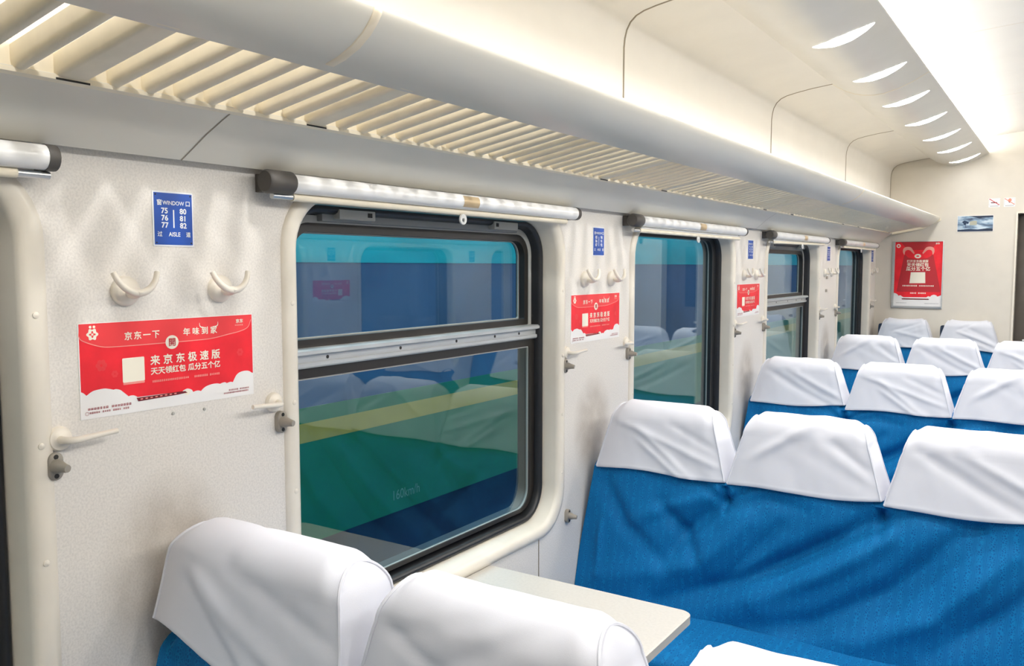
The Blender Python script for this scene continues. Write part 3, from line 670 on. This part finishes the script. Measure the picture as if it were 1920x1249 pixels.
        hm.flat(shape2d([pl(lft + rgt[::-1])]), X); hm.build('horn', 'posterivory', P, smooth=0, fix=False)
    for i, ch in enumerate('来京东极速版'): t.flat(text2d(ch, .0198, .026, 'CENTER', 1.06), X, .1475 + .0272 * i + dy, .0852 + dz)
    for i, ch in enumerate('天天领红包'): t.flat(text2d(ch, .0146, .026, 'CENTER', 1.06), X, .1450 + .0152 * i + dy, .0668 + dz)
    for i, ch in enumerate('瓜分五个亿'): t.flat(text2d(ch, .0146, .026, 'CENTER', 1.06), X, .2255 + .0152 * i + dy, .0668 + dz)
    pc('headline_lettering')
    t.flat(text2d('京东', .0085, .03, 'LEFT', 1.1), X, .3345 + dy, .1530 + dz)
    pc('corner_lettering')
    # round emblem, a white scalloped blossom with a cut-out centre
    n = 48; em = [(.0262 + (.0098 + .0014 * math.cos(6 * a)) * math.cos(a) + dy, .1490 + (.0098 + .0014 * math.cos(6 * a)) * math.sin(a) + dz) for a in (2 * math.pi * q / n for q in range(n))]
    hole = [(.0262 + .0045 * math.cos(a) * (1 + .4 * math.cos(4 * a)) + dy, .1490 + .0045 * math.sin(a) * (1 + .4 * math.cos(4 * a)) + dz) for a in (2 * math.pi * q / 32 for q in range(32))]
    t.flat(shape2d([em, hole]), X); t.flat((circ(.0262 + dy, .1490 + dz, .002, 10), [tuple(range(10))]), X)
    for q in (-1, 1): t.flat((circ(.0262 + q * .0035 + dy, .1622 + dz, .0025, 12), [tuple(range(12))]), X)
    t.build('emblem', 'posterivory', P, smooth=0, fix=False)
    c = MB(); c.flat((circ(.1847 + dy, .1240 + dz, .0142, 32, .93), [tuple(range(32))]), X); c.build('seal', 'posterivory', P, smooth=0, fix=False); c = MB(); c.flat(shape2d([rr(.0808 + dy, .1250 + dy, .0570 + dz, .1016 + dz, .002, 4)]), X); c.build('blank_card', 'posterivory', P, smooth=0, fix=False); c = MB()
    c.flat((circ(.215 + dy, .0236 + dz, .007, 20, .75), [tuple(range(20))]), X - .0003)
    c.build('smoke_puff', 'posterivory', P, smooth=0, fix=False)
    r_ = MB(); r_.flat(text2d('開', .0165, .02, 'CENTER'), X + .0003, .1847 + dy, .1180 + dz); r_.build('seal_character', 'deepred', P, smooth=0, fix=False)
    k_ = MB(); k_.flat(shape2d([pl([(.1066, .0262), (.150, .0262), (.199, .0268), (.2105, .0262), (.2156, .0225), (.207, .0222), (.195, .0212), (.1104, .0192)])]), X); k_.build('train_silhouette', 'darkred', P, smooth=0, fix=False)
    k_ = MB()
    for i in range(8): k_.flat(shape2d([rr(.1145 + .0102 * i + dy, .1195 + .0102 * i + dy, .0218 + .0002 * i + dz, .0240 + .0002 * i + dz, .0005, 2)]), X + .0003)
    k_.build('train_windows', 'pink', P, smooth=0, fix=False)
    s_ = MB(); tiny(s_, X, .0125, .094, .0150, .0048, .0056, (7,)); tiny(s_, X, .0155, .094, .0086, .0038, .0040, (5, 10, 15, 19))
    s_.flat(shape2d([circ(.0112 + dy, .0098 + dz, .0034, 16), circ(.0112 + dy, .0098 + dz, .0028, 16)]), X)
    tiny(s_, X, .3126, .364, .0138, .0036, .0040, (6,)); tiny(s_, X, .3001, .3645, .0085, .0034, .0037)
    s_.build('small_print', 'smallprint', P, smooth=0, fix=False)
    return P
po = make_poster('largest red poster with ivory Chinese lettering, left of the near window', (0, 1.0095, 1.4165), 0, 'red posters between the windows')
dup(po, 'middle-sized red poster on the panel right of the large near window', (0, 2.754, 1.4175), 0, 'red posters between the windows')
dup(po, 'smallest red wall poster, between the second and third windows', (0, 4.499, 1.4235), 0, 'red posters between the windows')
for k in (1, 2): dup(po, 'red poster across the aisle, seen only reflected in the big window', (W, PC(k), 1.4165), 180, 'reflected red posters')

# ------------------------------------------------------------------ things on the end wall
E_ = thing('framed_poster', 'red poster in a silver frame on the end wall above the farthest seats', 'poster', (.335, YE, 1.53), -90)
w, h = .2, .2875
fm = MB(); o_, i_ = rr(-w, w, -h, h, .004, 3), rr(-w + .021, w - .008, -h + .021, h - .006, .002, 3)
fm.loft([ring3(o_, 0), ring3(o_, .010), ring3(rr(-w + .004, w - .004, -h + .004, h - .004, .003, 3), .014), ring3(i_, .014), ring3(i_, .004)], True); fm.build('frame', 'alu', E_)
MB().slab([(-w + .01, -h + .01), (w - .004, -h + .01), (w - .004, h - .004), (-w + .01, h - .004)], 0, .006).build('sheet', 'posterwhite', E_, smooth=0)
X = .0063; oy, oz = -.335, -1.53
def ep(pts): return [(a + oy, b_ + oz) for a, b_ in pts]
mb = MB(); mb.flat(shape2d([ep([(.157, 1.3745)] + bez([(.165, 1.372), (.178, 1.368), (.190, 1.357), (.197, 1.347)], 3) + bez([(.200, 1.352), (.212, 1.353), (.222, 1.345)], 3) + [(.235, 1.338), (.415, 1.340)] + bez([(.42, 1.346), (.43, 1.349), (.443, 1.345)], 3) + bez([(.450, 1.355), (.470, 1.363), (.490, 1.357), (.496, 1.348)], 3) + [(.510, 1.352), (.526, 1.360), (.526, 1.811), (.157, 1.811)])]), X); mb.build('red_field', 'red', E_, smooth=0, fix=False)
mb = MB(); mb.flat(shape2d([ep([(.230, 1.70), (.455, 1.70), (.518, 1.40), (.518, 1.385), (.180, 1.385), (.180, 1.40)])]), X + .0004); mb.flat(shape2d([ep([(.20, 1.811), (.49, 1.811), (.44, 1.742), (.255, 1.742)])]), X + .0004); mb.build('envelope', 'deepred', E_, smooth=0, fix=False)
mb = MB(); mb.flat(shape2d([ep(bez([(.240, 1.700), (.262, 1.678), (.300, 1.668), (.345, 1.666), (.390, 1.669), (.425, 1.680), (.446, 1.70)], 5) + [(.44, 1.733), (.345, 1.742), (.25, 1.733)])]), X + .0008); mb.build('flap', 'red', E_, smooth=0, fix=False)
mb = MB()
for sg in (-1, 1):
    c = .3405
    hand = bez([(.030, 1.715), (.048, 1.748), (.064, 1.765), (.095, 1.768), (.118, 1.755), (.122, 1.725), (.110, 1.700), (.104, 1.730), (.086, 1.742), (.066, 1.738), (.050, 1.722), (.036, 1.707)], 3)
    mb.flat(shape2d([ep([(c + sg * a, b_) for a, b_ in hand])]), X + .0012)
mb.build('hands', 'skin', E_, smooth=0, fix=False)
mb = MB(); mb.flat(shape2d([ep(circ(.336, 1.689, .026, 24, .72)), ep(circ(.336, 1.689, .012, 16, .5))]), X + .0012); mb.build('seal', 'posterivory', E_, smooth=0, fix=False); mb = MB()
mb.flat(text2d('打开京东极速版', .024, .02, 'CENTER'), X + .0012, .336 + oy, 1.637 + oz); mb.flat(text2d('天天领红包', .034, .03, 'CENTER', 1.0), X + .0012, .338 + oy, 1.603 + oz); mb.flat(text2d('瓜分五个亿', .036, .03, 'CENTER', 1.05), X + .0012, .342 + oy, 1.568 + oz)
mb.build('headline_lettering', 'posterivory', E_, smooth=0, fix=False); mb = MB(); mb.flat(shape2d([ep([(.286, 1.552), (.398, 1.553), (.402, 1.46), (.278, 1.458)])]), X + .0012); mb.build('blank_card', 'posterivory', E_, smooth=0, fix=False); mb = MB(); tiny(mb, X + .0012, .222, .472, 1.431, .012, .013, (9,), oy, oz)
mb.flat(text2d('京东', .016, .03, 'LEFT'), X + .0012, .470 + oy, 1.788 + oz); mb.build('lettering', 'posterivory', E_, smooth=0, fix=False); mb = MB(); mb.flat(shape2d([ep(circ(.183, 1.777, .017, 20)), ep(circ(.183, 1.777, .008, 12))]), X + .0012); mb.build('emblem', 'posterivory', E_, smooth=0, fix=False); mb = MB()
tiny(mb, X + .0012, .285, .409, 1.368, .013, .0125, (4,), oy, oz)
mb.build('bottom_lettering', 'posterivory', E_, smooth=0, fix=False)
mb = MB(); mb.flat(shape2d([ep([(.218, 1.326), (.225, 1.319), (.43, 1.319), (.437, 1.325), (.425, 1.328), (.235, 1.328)])]), X + .0012); mb.build('train_silhouette', 'darkred', E_, smooth=0, fix=False)
mb = MB(); tiny(mb, X + .0004, .175, .262, 1.286, .007, .0078, (), oy, oz); mb.build('small_print', 'greyprint', E_, smooth=0, fix=False); mb = MB(); tiny(mb, X + .0004, .40, .510, 1.284, .007, .0078, (), oy, oz); mb.build('small_print', 'greyprint', E_, smooth=0, fix=False)
dup(E_, 'second red framed poster beyond the aisle, seen only reflected in the second window', (2.44, YE, 1.53), -90)
# landscape picture
Pn = thing('landscape_picture', 'small landscape picture of a lone tree under blue clouds on the end wall', 'picture', (.757, YE, 1.9525), -90)
MB().slab(rr(-.1315, .1315, -.066, .066, .002, 3), 0, .005).build('board', 'posterwhite', Pn, smooth=0)
MB().slab(rr(-.1285, .1285, -.063, .063, .001, 3), .005, .0056).build('print', 'landscape', Pn, smooth=0)
mb = MB(); rnd = random.Random(3)
mb.flat(shape2d([[(-.1285, -.063), (.1285, -.063), (.1285, -.046), (.09, -.040), (.02, -.048), (-.05, -.043), (-.1285, -.050)]]), .0059)
mb.flat(shape2d([[(-.05, .063), (.1285, .063), (.1285, .050), (.05, .047), (.03, .042)]]), .0059)
for q in range(9): mb.flat((circ(-.068 + rnd.uniform(-.018, .018), .006 + rnd.uniform(-.006, .012), rnd.uniform(.007, .011), 10), [tuple(range(10))]), .0061 + q * .00005)
mb.slab([(-.0705, -.03), (-.0675, -.03), (-.0675, .005), (-.0705, .005)], .0057, .0062)
mb.build('tree_and_shore', 'tnavy', Pn, smooth=0, fix=False)
mb = MB(); mb.flat(shape2d([[(-.04, -.012), (.012, -.012), (.012, .022), (-.01, .024), (-.04, .018)]]), .0060); mb.build('pale_field', mat('straw_print', (.42, .42, .33), .5), Pn, smooth=0, fix=False)
# no-smoking and no-fire signs
def make_ban(y, label, fire):
    s = thing('prohibition_sign', label, 'sign', (y, YE, 2.118), -90)
    MB().slab(rr(-.040, .040, -.036, .036, .002, 3), 0, .0015).build('plate', 'signwhite', s, smooth=0)
    g = MB(); g.flat(shape2d([rr(-.037, .037, -.021, .033, .001, 3), rr(-.035, .035, -.019, .031, .001, 3)]), .0018); g.flat(shape2d([rr(-.03, .03, -.031, -.025, .001, 3)]), .0018); g.build('border', 'greyprint', s, smooth=0, fix=False)
    g = MB(); g.flat(shape2d([stroke([(-.036, .031), (.036, -.019)], .006)]), .0024)
    if fire: g.flat(shape2d([bez([(.0, .002), (-.012, .010), (-.008, .024), (.004, .030), (.014, .022), (.012, .008), (.0, .002)], 4)[:-1]]), .0020)
    g.build('red_mark', 'deepred' if not fire else mat('flame_salmon', (.75, .25, .17), .5), s, smooth=0, fix=False)
    g = MB()
    if fire: g.flat(shape2d([[(-.010, .008), (.0, .012), (.006, .002), (.002, -.006), (-.004, -.002)]]), .0022)
    else: g.flat(shape2d([rr(-.024, .020, -.004, .004, .001, 3)]), .0021)
    g.build('pictogram', 'darkred', s, smooth=0, fix=False)
    return s
make_ban(.888, 'white no-smoking sign, left one above the landscape picture', False)
make_ban(.995, 'white sign with a struck-out flame, right of the no-smoking sign', True)

# ------------------------------------------------------------------ the little table
T = thing('window_table', 'pale laminate wall table jutting out under the large near window', 'table', (0, 1.882, .70))
def plan(x0, x1, y0, y1, r, z):
    p = [(x0, y0)]
    for cx, cy, a0 in ((x1 - r, y0 + r, 270), (x1 - r, y1 - r, 0)):
        for q in range(9): a = R(a0 + 90 * q / 8); p.append((cx + r * math.cos(a), cy + r * math.sin(a)))
    return [(x, y, z) for x, y in p + [(x0, y1)]]
mb = MB(); mb.loft([plan(.004, .647, -.19, .19, .03, -.003), plan(.004, .649, -.192, .192, .032, -.0025), plan(.004, .645, -.188, .188, .028, 0)], True, False, True); mb.build('top', 'table', T, smooth=30)
mb = MB(); mb.loft([plan(.004, .645, -.188, .188, .028, -.027), plan(.004, .649, -.192, .192, .032, -.024), plan(.004, .649, -.192, .192, .032, -.003)], True, True, False); mb.build('edge_band', 'tableedge', T, smooth=30)
mb = MB(); mb.box(.002, -.15, -.075, .04, .15, -.027); mb.build('wall_bracket', 'legs', T, bevel=.003)
mb = MB(); mb.tube([(.56, 0, -.027), (.56, 0, -.35), (.50, 0, -.69), (.498, 0, -.70)], [.016, .016, .016, .022], 14); mb.build('leg', 'legs', T)

# ------------------------------------------------------------------ benches
HEM, TOP = .895, 1.128
def cover_mesh(seed, Wh=.470, Wt=.368, hem=HEM, top=TOP, dh=.090, r=.066, wr=1.6, sag=0.0, oneside=False, droop=0.0, lift=0.0):
    rnd = random.Random(seed); z1 = top - r * 1.05
    prof = [(-dh + .008, hem + .006), (-dh + .001, hem - .001), (-dh - .001, hem + .003)]
    for i in range(1, 25):
        t = i / 24; prof.append((-lerp(dh, r, t ** .9), lerp(hem + .004, z1, t)))
    for i in range(1, 18):
        a = math.pi * i / 18; prof.append((-r * math.cos(a), z1 + r * 1.05 * math.sin(a)))
    front = prof[:]; n = len(prof); back = [(-y, z) for y, z in prof[:27]][::-1]; prof = front + back; NP = len(prof)
    lines = []
    for q in range(6):
        x0 = rnd.uniform(-.24, .06); z0 = rnd.uniform(hem + .06, top - .03); sl = rnd.uniform(-.75, -.2) * rnd.choice((1, 1, -1)); lines.append((x0, z0, sl, rnd.uniform(.010, .020), rnd.uniform(-.005, .006)))
    def disp(x, z, back_):
        d = 0
        for x0, z0, sl, w_, a in lines:
            e = (z - z0 - sl * (x - x0)) / math.sqrt(1 + sl * sl); d += a * math.exp(-(e / w_) ** 2) * sst(-.02, .08, x - x0 + (.2 if back_ else 0))
        d *= wr
        d += .0035 * noise.noise(Vector((x * 9 + seed * 3.1, z * 9 + (5 if back_ else 0), seed))) + .0014 * noise.noise(Vector((x * 30, z * 14 + x * 10, seed + 7)))
        return max(d, -.0075)
    def width(z):
        t = max(0, min(1, (z - hem) / (z1 - hem))); wd_ = lerp(Wh, Wt + .012, t)
        if z > z1: wd_ -= .012 + .03 * ((z - z1) / (r * 1.05)) ** 2 - .012 * (1 - (z - z1) / (r * 1.05))
        return wd_
    NT = 56; rows = []
    for i in range(NT + 1):
        t = i / NT; u = t * 2 - 1; row = []
        for j, (y, z) in enumerate(prof):
            w_ = width(z); x = .5 * u * w_
            cr_ = sst(.80, 1.0, abs(u)); zz = z - .016 * cr_ * sst(z1 - .03, top, z) + sag * (z - hem) / (top - hem) * (-.02) * (1 - u * u)
            low = 1 - (z - hem) / (top - hem)
            zz += low ** 2 * (.010 * u * rnd_s(seed) + .006 * math.cos(3 * u + seed) - droop * (1 - abs(u)) * .5)
            zz += lift * sst(.1, 1.0, -u) * low
            yy = y * (1 + .04 * (1 - u * u)) * (1 - .05 * cr_)
            b_ = y > 0; dd = disp(x, z, b_) * (1 - .7 * cr_)
            if z > z1: zz += dd * .3; yy += dd * (y / r)
            else: yy += dd * (1 if b_ else -1)
            row.append((x, yy, zz))
        rows.append(row)
    mb = MB(); mb.loft(rows, False)
    # side gussets
    half = NP // 2
    for i, sg in ((0, -1), (NT, 1)):
        base = rows[i]; cols = []
        for j in range(half + 1):
            a = Vector(base[j]); b_ = Vector(base[NP - 1 - j]); line = []
            for q in range(7):
                t = q / 6; p = a.lerp(b_, t); p.x += sg * .012 * math.sin(math.pi * t) * (1 - .6 * j / half) + sg * .0025 * math.sin(math.pi * t) * noise.noise(Vector((t * 5, p.z * 25, seed + sg))); line.append(tuple(p))
            cols.append(line)
        mb.loft(cols, False)
    return mb, [MB().tube([rows[i][j] for j in range(2, NP - 2)], .0032, 6) for i in (0, NT)]
def rnd_s(s): return math.sin(s * 12.9898) 
def make_cover(seed, parent=None, **kw):
    a, b_ = cover_mesh(seed, **kw); bm = bmesh.new(); me = bpy.data.meshes.new('headrest_cover'); me.from_pydata(a.v, [], a.f); bm.from_mesh(me)
    bmesh.ops.remove_doubles(bm, verts=bm.verts, dist=.0004); bmesh.ops.recalc_face_normals(bm, faces=bm.faces); bm.to_mesh(me); bm.free(); me.shade_smooth(); me.set_sharp_from_angle(angle=R(62)); me.materials.append(M['cotton'])
    o = bpy.data.objects.new('headrest_cover', me); COL.objects.link(o); o.parent = parent
    for q in b_: q.build('piping', 'cotton', o)
    return o
DT = [(.36, .175), (.44, .170), (.50, .158), (.62, .128), (.80, .099), (.885, .080), (.92, .068), (1.0, .050), (1.06, .038), (1.2, .030)]
FOLDS = [([(.991, .845), (.786, .708), (.593, .589), (.318, .479)], .030, -.020), ([(1.02, .80), (.83, .66), (.63, .54)], .03, .011), ([(.522, .824), (.386, .709), (.335, .596)], .028, -.012), ([(.50, .86), (.30, .78), (.20, .72)], .025, .006),
         ([(.512, .905), (.522, .80)], .012, -.012), ([(.522, .83), (.44, .88), (.36, .89)], .014, -.006), ([(.522, .83), (.60, .885), (.66, .90)], .012, -.006), ([(.30, .80), (.40, .70), (.46, .60)], .022, -.008), ([(.70, .78), (.60, .66), (.50, .56)], .022, -.007), ([(1.20, .76), (1.05, .60), (.92, .52)], .022, -.006), ([(.992, .905), (.994, .80)], .010, -.011), ([(1.237, .858), (1.038, .651), (.829, .511), (.513, .420)], .035, -.016), ([(1.33, .80), (1.15, .60), (.95, .48)], .03, .010),
         ([(1.42, .75), (1.30, .62), (1.149, .500)], .03, -.015), ([(.086, .836), (.175, .707), (.316, .61)], .025, -.009), ([(.994, .845), (1.097, .877), (1.255, .861)], .015, -.006), ([(.522, .824), (.66, .86), (.78, .84)], .016, -.006), ([(.60, .78), (.45, .62), (.12, .52)], .035, .010), ([(.09, .70), (.10, .52)], .012, .006)]
def fold_at(x, z, mirror):
    d = 0; X_ = x
    for pts, w_, a in FOLDS:
        best = 9; tt = 0; n = len(pts) - 1
        for i, (p, q) in enumerate(zip(pts, pts[1:])):
            px, pz_ = p; qx, qz = q; vx, vz = qx - px, qz - pz_; t = max(0, min(1, ((X_ - px) * vx + (z - pz_) * vz) / (vx * vx + vz * vz)))
            e = math.hypot(X_ - px - t * vx, z - pz_ - t * vz)
            if e < best: best = e; tt = (i + t) / n
        d += a * math.exp(-(best / w_) ** 2) * (.35 + .65 * math.sin(math.pi * min(1, tt + .12)))
    return d
CX = [.280, .758, 1.236]
def bench_mesh(nseat, seed, fold=1.8, x_edges=None, oneside=False):
    x0, x1 = x_edges
    bnd = [x0 + .002] + [CX[i] + .239 for i in range(nseat - 1)] + [x1 - .002]
    NX = 64 * nseat; NZ = 64; z0 = .36; rows = []; front_rows = []
    for i in range(NX + 1):
        s = i / NX; row = []
        xr = lerp(x0, x1, s)
        dl = min(abs(xr - b_) for b_ in bnd)
        zt = max(.92, min(1.075, .88 + (dl - .012) * 2.9)) if dl > .012 else .92
        if 0 < s < 1: pass
        for side in (-1, 1):
            col = []
            for j in range(NZ + 1):
                q = j / NZ if side < 0 else 1 - j / NZ; z = lerp(z0, zt, q)
                d = table(DT, z)
                if q > .93: d *= math.sqrt(max(0, 1 - ((q - .93) / .0701) ** 2))
                fl = sst(.90, .55, z)
                x = xr + (-.030 if s < .5 else .03) * fl * (abs(2 * s - 1)) ** 6
                f = fold * fold_at(xr, z, side > 0) * sst(.95, .86, z) * (1 if q < .93 else 0) + fold * .004 * noise.noise(Vector((xr * 6, z * 6 + xr * 5, seed + side)))
                col.append((x, side * (d + (f if side < 0 else f * .8)), z))
            row += col if side < 0 else col[1:]
        rows.append(row)
    mb = MB(); mb.loft(rows, False); NPt = len(rows[0])
    for i in (0, NX):
        b_ = rows[i]; cols = [[tuple(Vector(b_[j]).lerp(Vector(b_[NPt - 1 - j]), q / 4)) for q in range(5)] for j in range(NPt // 2 + 1)]; mb.loft(cols, False)
    return mb
def cushion(x0, x1, ya, yb, seed):
    rings = []; n = 26; NX = 40
    for i in range(NX + 1):
        s = i / NX; x = lerp(x0, x1, s); ring = []
        for q in range(n):
            a = 2 * math.pi * q / n; c_, s_ = math.cos(a), math.sin(a); e = .28
            cy, cz = (ya + yb) / 2, .375; hy, hz = abs(yb - ya) / 2, .078
            k = 1 - .12 * abs(2 * s - 1) ** 10
            y = cy + hy * k * math.copysign(abs(c_) ** e, c_); z = cz + hz * k * math.copysign(abs(s_) ** e, s_)
            if s_ > 0: z += .006 * noise.noise(Vector((x * 7, y * 9, seed))) + .004 * math.cos(math.pi * (y - cy) / hy * .5)
            ring.append((x, y, z))
        rings.append(ring)
    mb = MB(); mb.loft(rings, True, True, True); return mb
def make_bench(label, loc, nseat=3, rotz=0, oneside=False, group=None, covers=(1, 2, 3), x_edges=(.032, 1.478)):
    b = thing('train_bench', label, 'bench', loc, rotz, group)
    bm_ = bench_mesh(nseat, 2, 2.3, x_edges); ba = bm_.build('backrest', 'blue', b, smooth=50)
    for i in range(nseat):
        c = make_cover(covers[i], b); c.location = (CX[i], 0, 0)
    for sg in ((-1,) if oneside else (-1, 1)):
        cushion(x_edges[0] + .005, x_edges[1] - .005, sg * .12, sg * .52, 3 + sg).build('seat', 'blue', b, smooth=60)
    fr_ = MB()
    fr_.box(x_edges[0] + .05, -.46 if True else 0, .26, x_edges[1] - .05, .46 if not oneside else .06, .298); fr_.build('seat_frame', 'legs', b, bevel=.004)
    for x in (x_edges[0] + .18, x_edges[1] - .18):
        l = MB(); l.tube([(x, -.2, 0), (x, -.2, .012), (x, -.2, .02), (x, -.2, .262)], [.05, .05, .022, .022], 14)
        if not oneside: l.tube([(x, .2, 0), (x, .2, .012), (x, .2, .02), (x, .2, .262)], [.05, .05, .022, .022], 14)
        l.build('leg', 'legs', b)
    return b
BN = ['nearest bench at the bottom, cut by the frame, its white covers filling the foreground', 'front blue three-seat bench facing the table, its draped back fully in view', 'second blue bench, directly behind the front one, with three white headrest covers', 'third and smaller blue bench back, in front of the end-wall seats']
G = 'blue benches in a row along the windows'
b1 = make_bench(BN[1], (0, PC(1), 0), group=G, covers=(1, 2, 3))
def bench_copy(src, label, k, shift):
    c = dup(src, label, (0, PC(k), 0), 0, G)
    cv = [o for o in c.children if o.name.startswith('headrest_cover')]
    xs = [CX[(i + shift) % 3] for i in range(3)]
    for o, x in zip(cv, xs): o.location = (x, 0, 0)
    return c
b0 = bench_copy(b1, BN[0], 0, 0)
for o in [o for o in b0.children if o.name.startswith('headrest_cover')]:       # the near covers hang differently
    cx = o.location.x; i = CX.index(min(CX, key=lambda c: abs(c - cx)))
    for ch in list(o.children): bpy.data.objects.remove(ch)
    bpy.data.objects.remove(o)
    if i == 0: c = make_cover(21, b0, Wh=.475, Wt=.425, lift=.05, wr=.9); c.location = (.268, 0, 0)
    elif i == 1: c = make_cover(22, b0, Wt=.375, wr=1.5, sag=.3); c.location = (CX[1], 0, 0)
    else: c = make_cover(23, b0); c.location = (CX[2], 0, 0)
bench_copy(b1, BN[2], 2, 1)
bench_copy(b1, BN[3], 3, 2)
# the end seats: two places against the end wall, longer loose covers over dark-cornered headrests
eb = thing('train_bench', 'farthest two-seat bench against the end wall under the framed poster, rumpled white covers', 'bench', (0, 7.855, 0), 0, G)
bench_mesh(2, 5, .5, (.05, 1.0)).build('backrest', 'blue', eb, smooth=50)
for i, (cx, sd) in enumerate(((.278, 11), (.755, 12))):
    hb = MB(); hb.loft([[(cx + (-.207 if sx < 0 else .165), yy, zz) for yy, zz in ((-.045, .86), (-.05, 1.08), (-.03, 1.115), (.03, 1.115), (.05, 1.08), (.045, .86))] for sx in (-1, 1)], True, True, True); hb.build('headrest', 'tnavy', eb, bevel=.012)
    c = make_cover(sd, eb, Wh=.455, Wt=.335, hem=.925, top=1.172, dh=.085, r=.062, wr=1.5, sag=.7); c.location = (cx, 0, 0)
cushion(.055, .99, -.12, -.52, 6).build('seat', 'blue', eb, smooth=60)
l = MB(); l.box(.09, -.46, .26, .96, .05, .298); l.build('seat_frame', 'legs', eb, bevel=.004)
for x in (.2, .84): l = MB(); l.tube([(x, -.2, 0), (x, -.2, .012), (x, -.2, .02), (x, -.2, .262)], [.05, .05, .022, .022], 14); l.build('leg', 'legs', eb)
# across the aisle, reflected in the glass
rb = make_bench('two-seat blue bench across the aisle, seen only reflected in the windows', (W, PC(1), 0), 2, 180, False, 'reflected two-seat benches', (4, 5), (.032, 1.0))
for k in (2, 3): dup(rb, rb['label'], (W, PC(k), 0), 180, 'reflected two-seat benches')

# ------------------------------------------------------------------ the train on the next track
TX = -1.90
tr_ = thing('passenger_train', 'green passenger train with a yellow stripe standing outside the windows', 'train', (TX - .2, 6, -1.1)); off = Matrix.Translation(-tr_.location)
def tp(mb, name, m_, **kw):
    o = mb.build(name, m_, tr_, **kw); o.matrix_parent_inverse = off; return o
A0, A1 = -4, 26
body = tp(MB().box(TX - 2.6, A0, .13, TX, A1, .675), 'lower_body', 'tgreen', smooth=0)
tp(MB().box(TX - 2.6, A0, .675, TX + .001, A1, .778), 'yellow_stripe', 'tyellow', smooth=0)
tp(MB().box(TX - 2.6, A0, .778, TX, A1, .86), 'upper_green_band', 'tgreen', smooth=0)
tp(MB().box(TX - 2.6, A0, .86, TX - .004, A1, 1.622), 'window_band', 'tslate', smooth=0)
mb = MB(); P = [(TX - 2.6, 1.622), (TX, 1.622), (TX, 2.15), (TX - .06, 2.38), (TX - .25, 2.55), (TX - 1.3, 2.72), (TX - 2.6, 2.55)]
mb.loft([[(x, A0, z) for x, z in P], [(x, A1, z) for x, z in P]], True, True, True); tp(mb, 'upper_body', 'tteal', smooth=30)
tp(MB().box(TX - 2.4, A0, -1.05, TX - .12, A1, .13), 'underframe', 'tnavy', smooth=0)
t = MB(); v, f = text2d('160km/h', .085, .0, 'LEFT', .88); t.add([(TX + .0015, 3.79 + a, .205 + b_) for a, b_ in v], f); o = tp(t, 'speed_lettering', 'tprint', smooth=0, fix=False)
struct(MB().box(-14, -30, -1.15, 16, 60, -1.10).build('ground', 'ground', smooth=0))

# ------------------------------------------------------------------ short labels on parts that look different from their thing
PART_LABEL = dict(headrest_cover='white cotton headrest cover', backrest='blue patterned cloth backrest', seat='blue cloth seat cushion', end_cap='dark grey end cap', rod_tip='bare steel rod tip', label='small gold label',
                  transom='brushed aluminium transom', gasket='black rubber gasket', sash='dark upper sash', diffuser='glowing lens-shaped opening', joint_band='cream joint band', slat_grille='cream slatted shelf', front_rail='rounded grey front rail',
                  latch='grey latch box', red_field='bright red field', lettering='white lettering', headline_lettering='large ivory Chinese lettering', frame=None, yellow_stripe='yellow stripe', upper_body='teal upper body', screw_hole='dark screw hole')
for o in bpy.data.objects:
    lb = PART_LABEL.get(o.name.split('.')[0])
    if lb and o.parent: o['label'] = lb
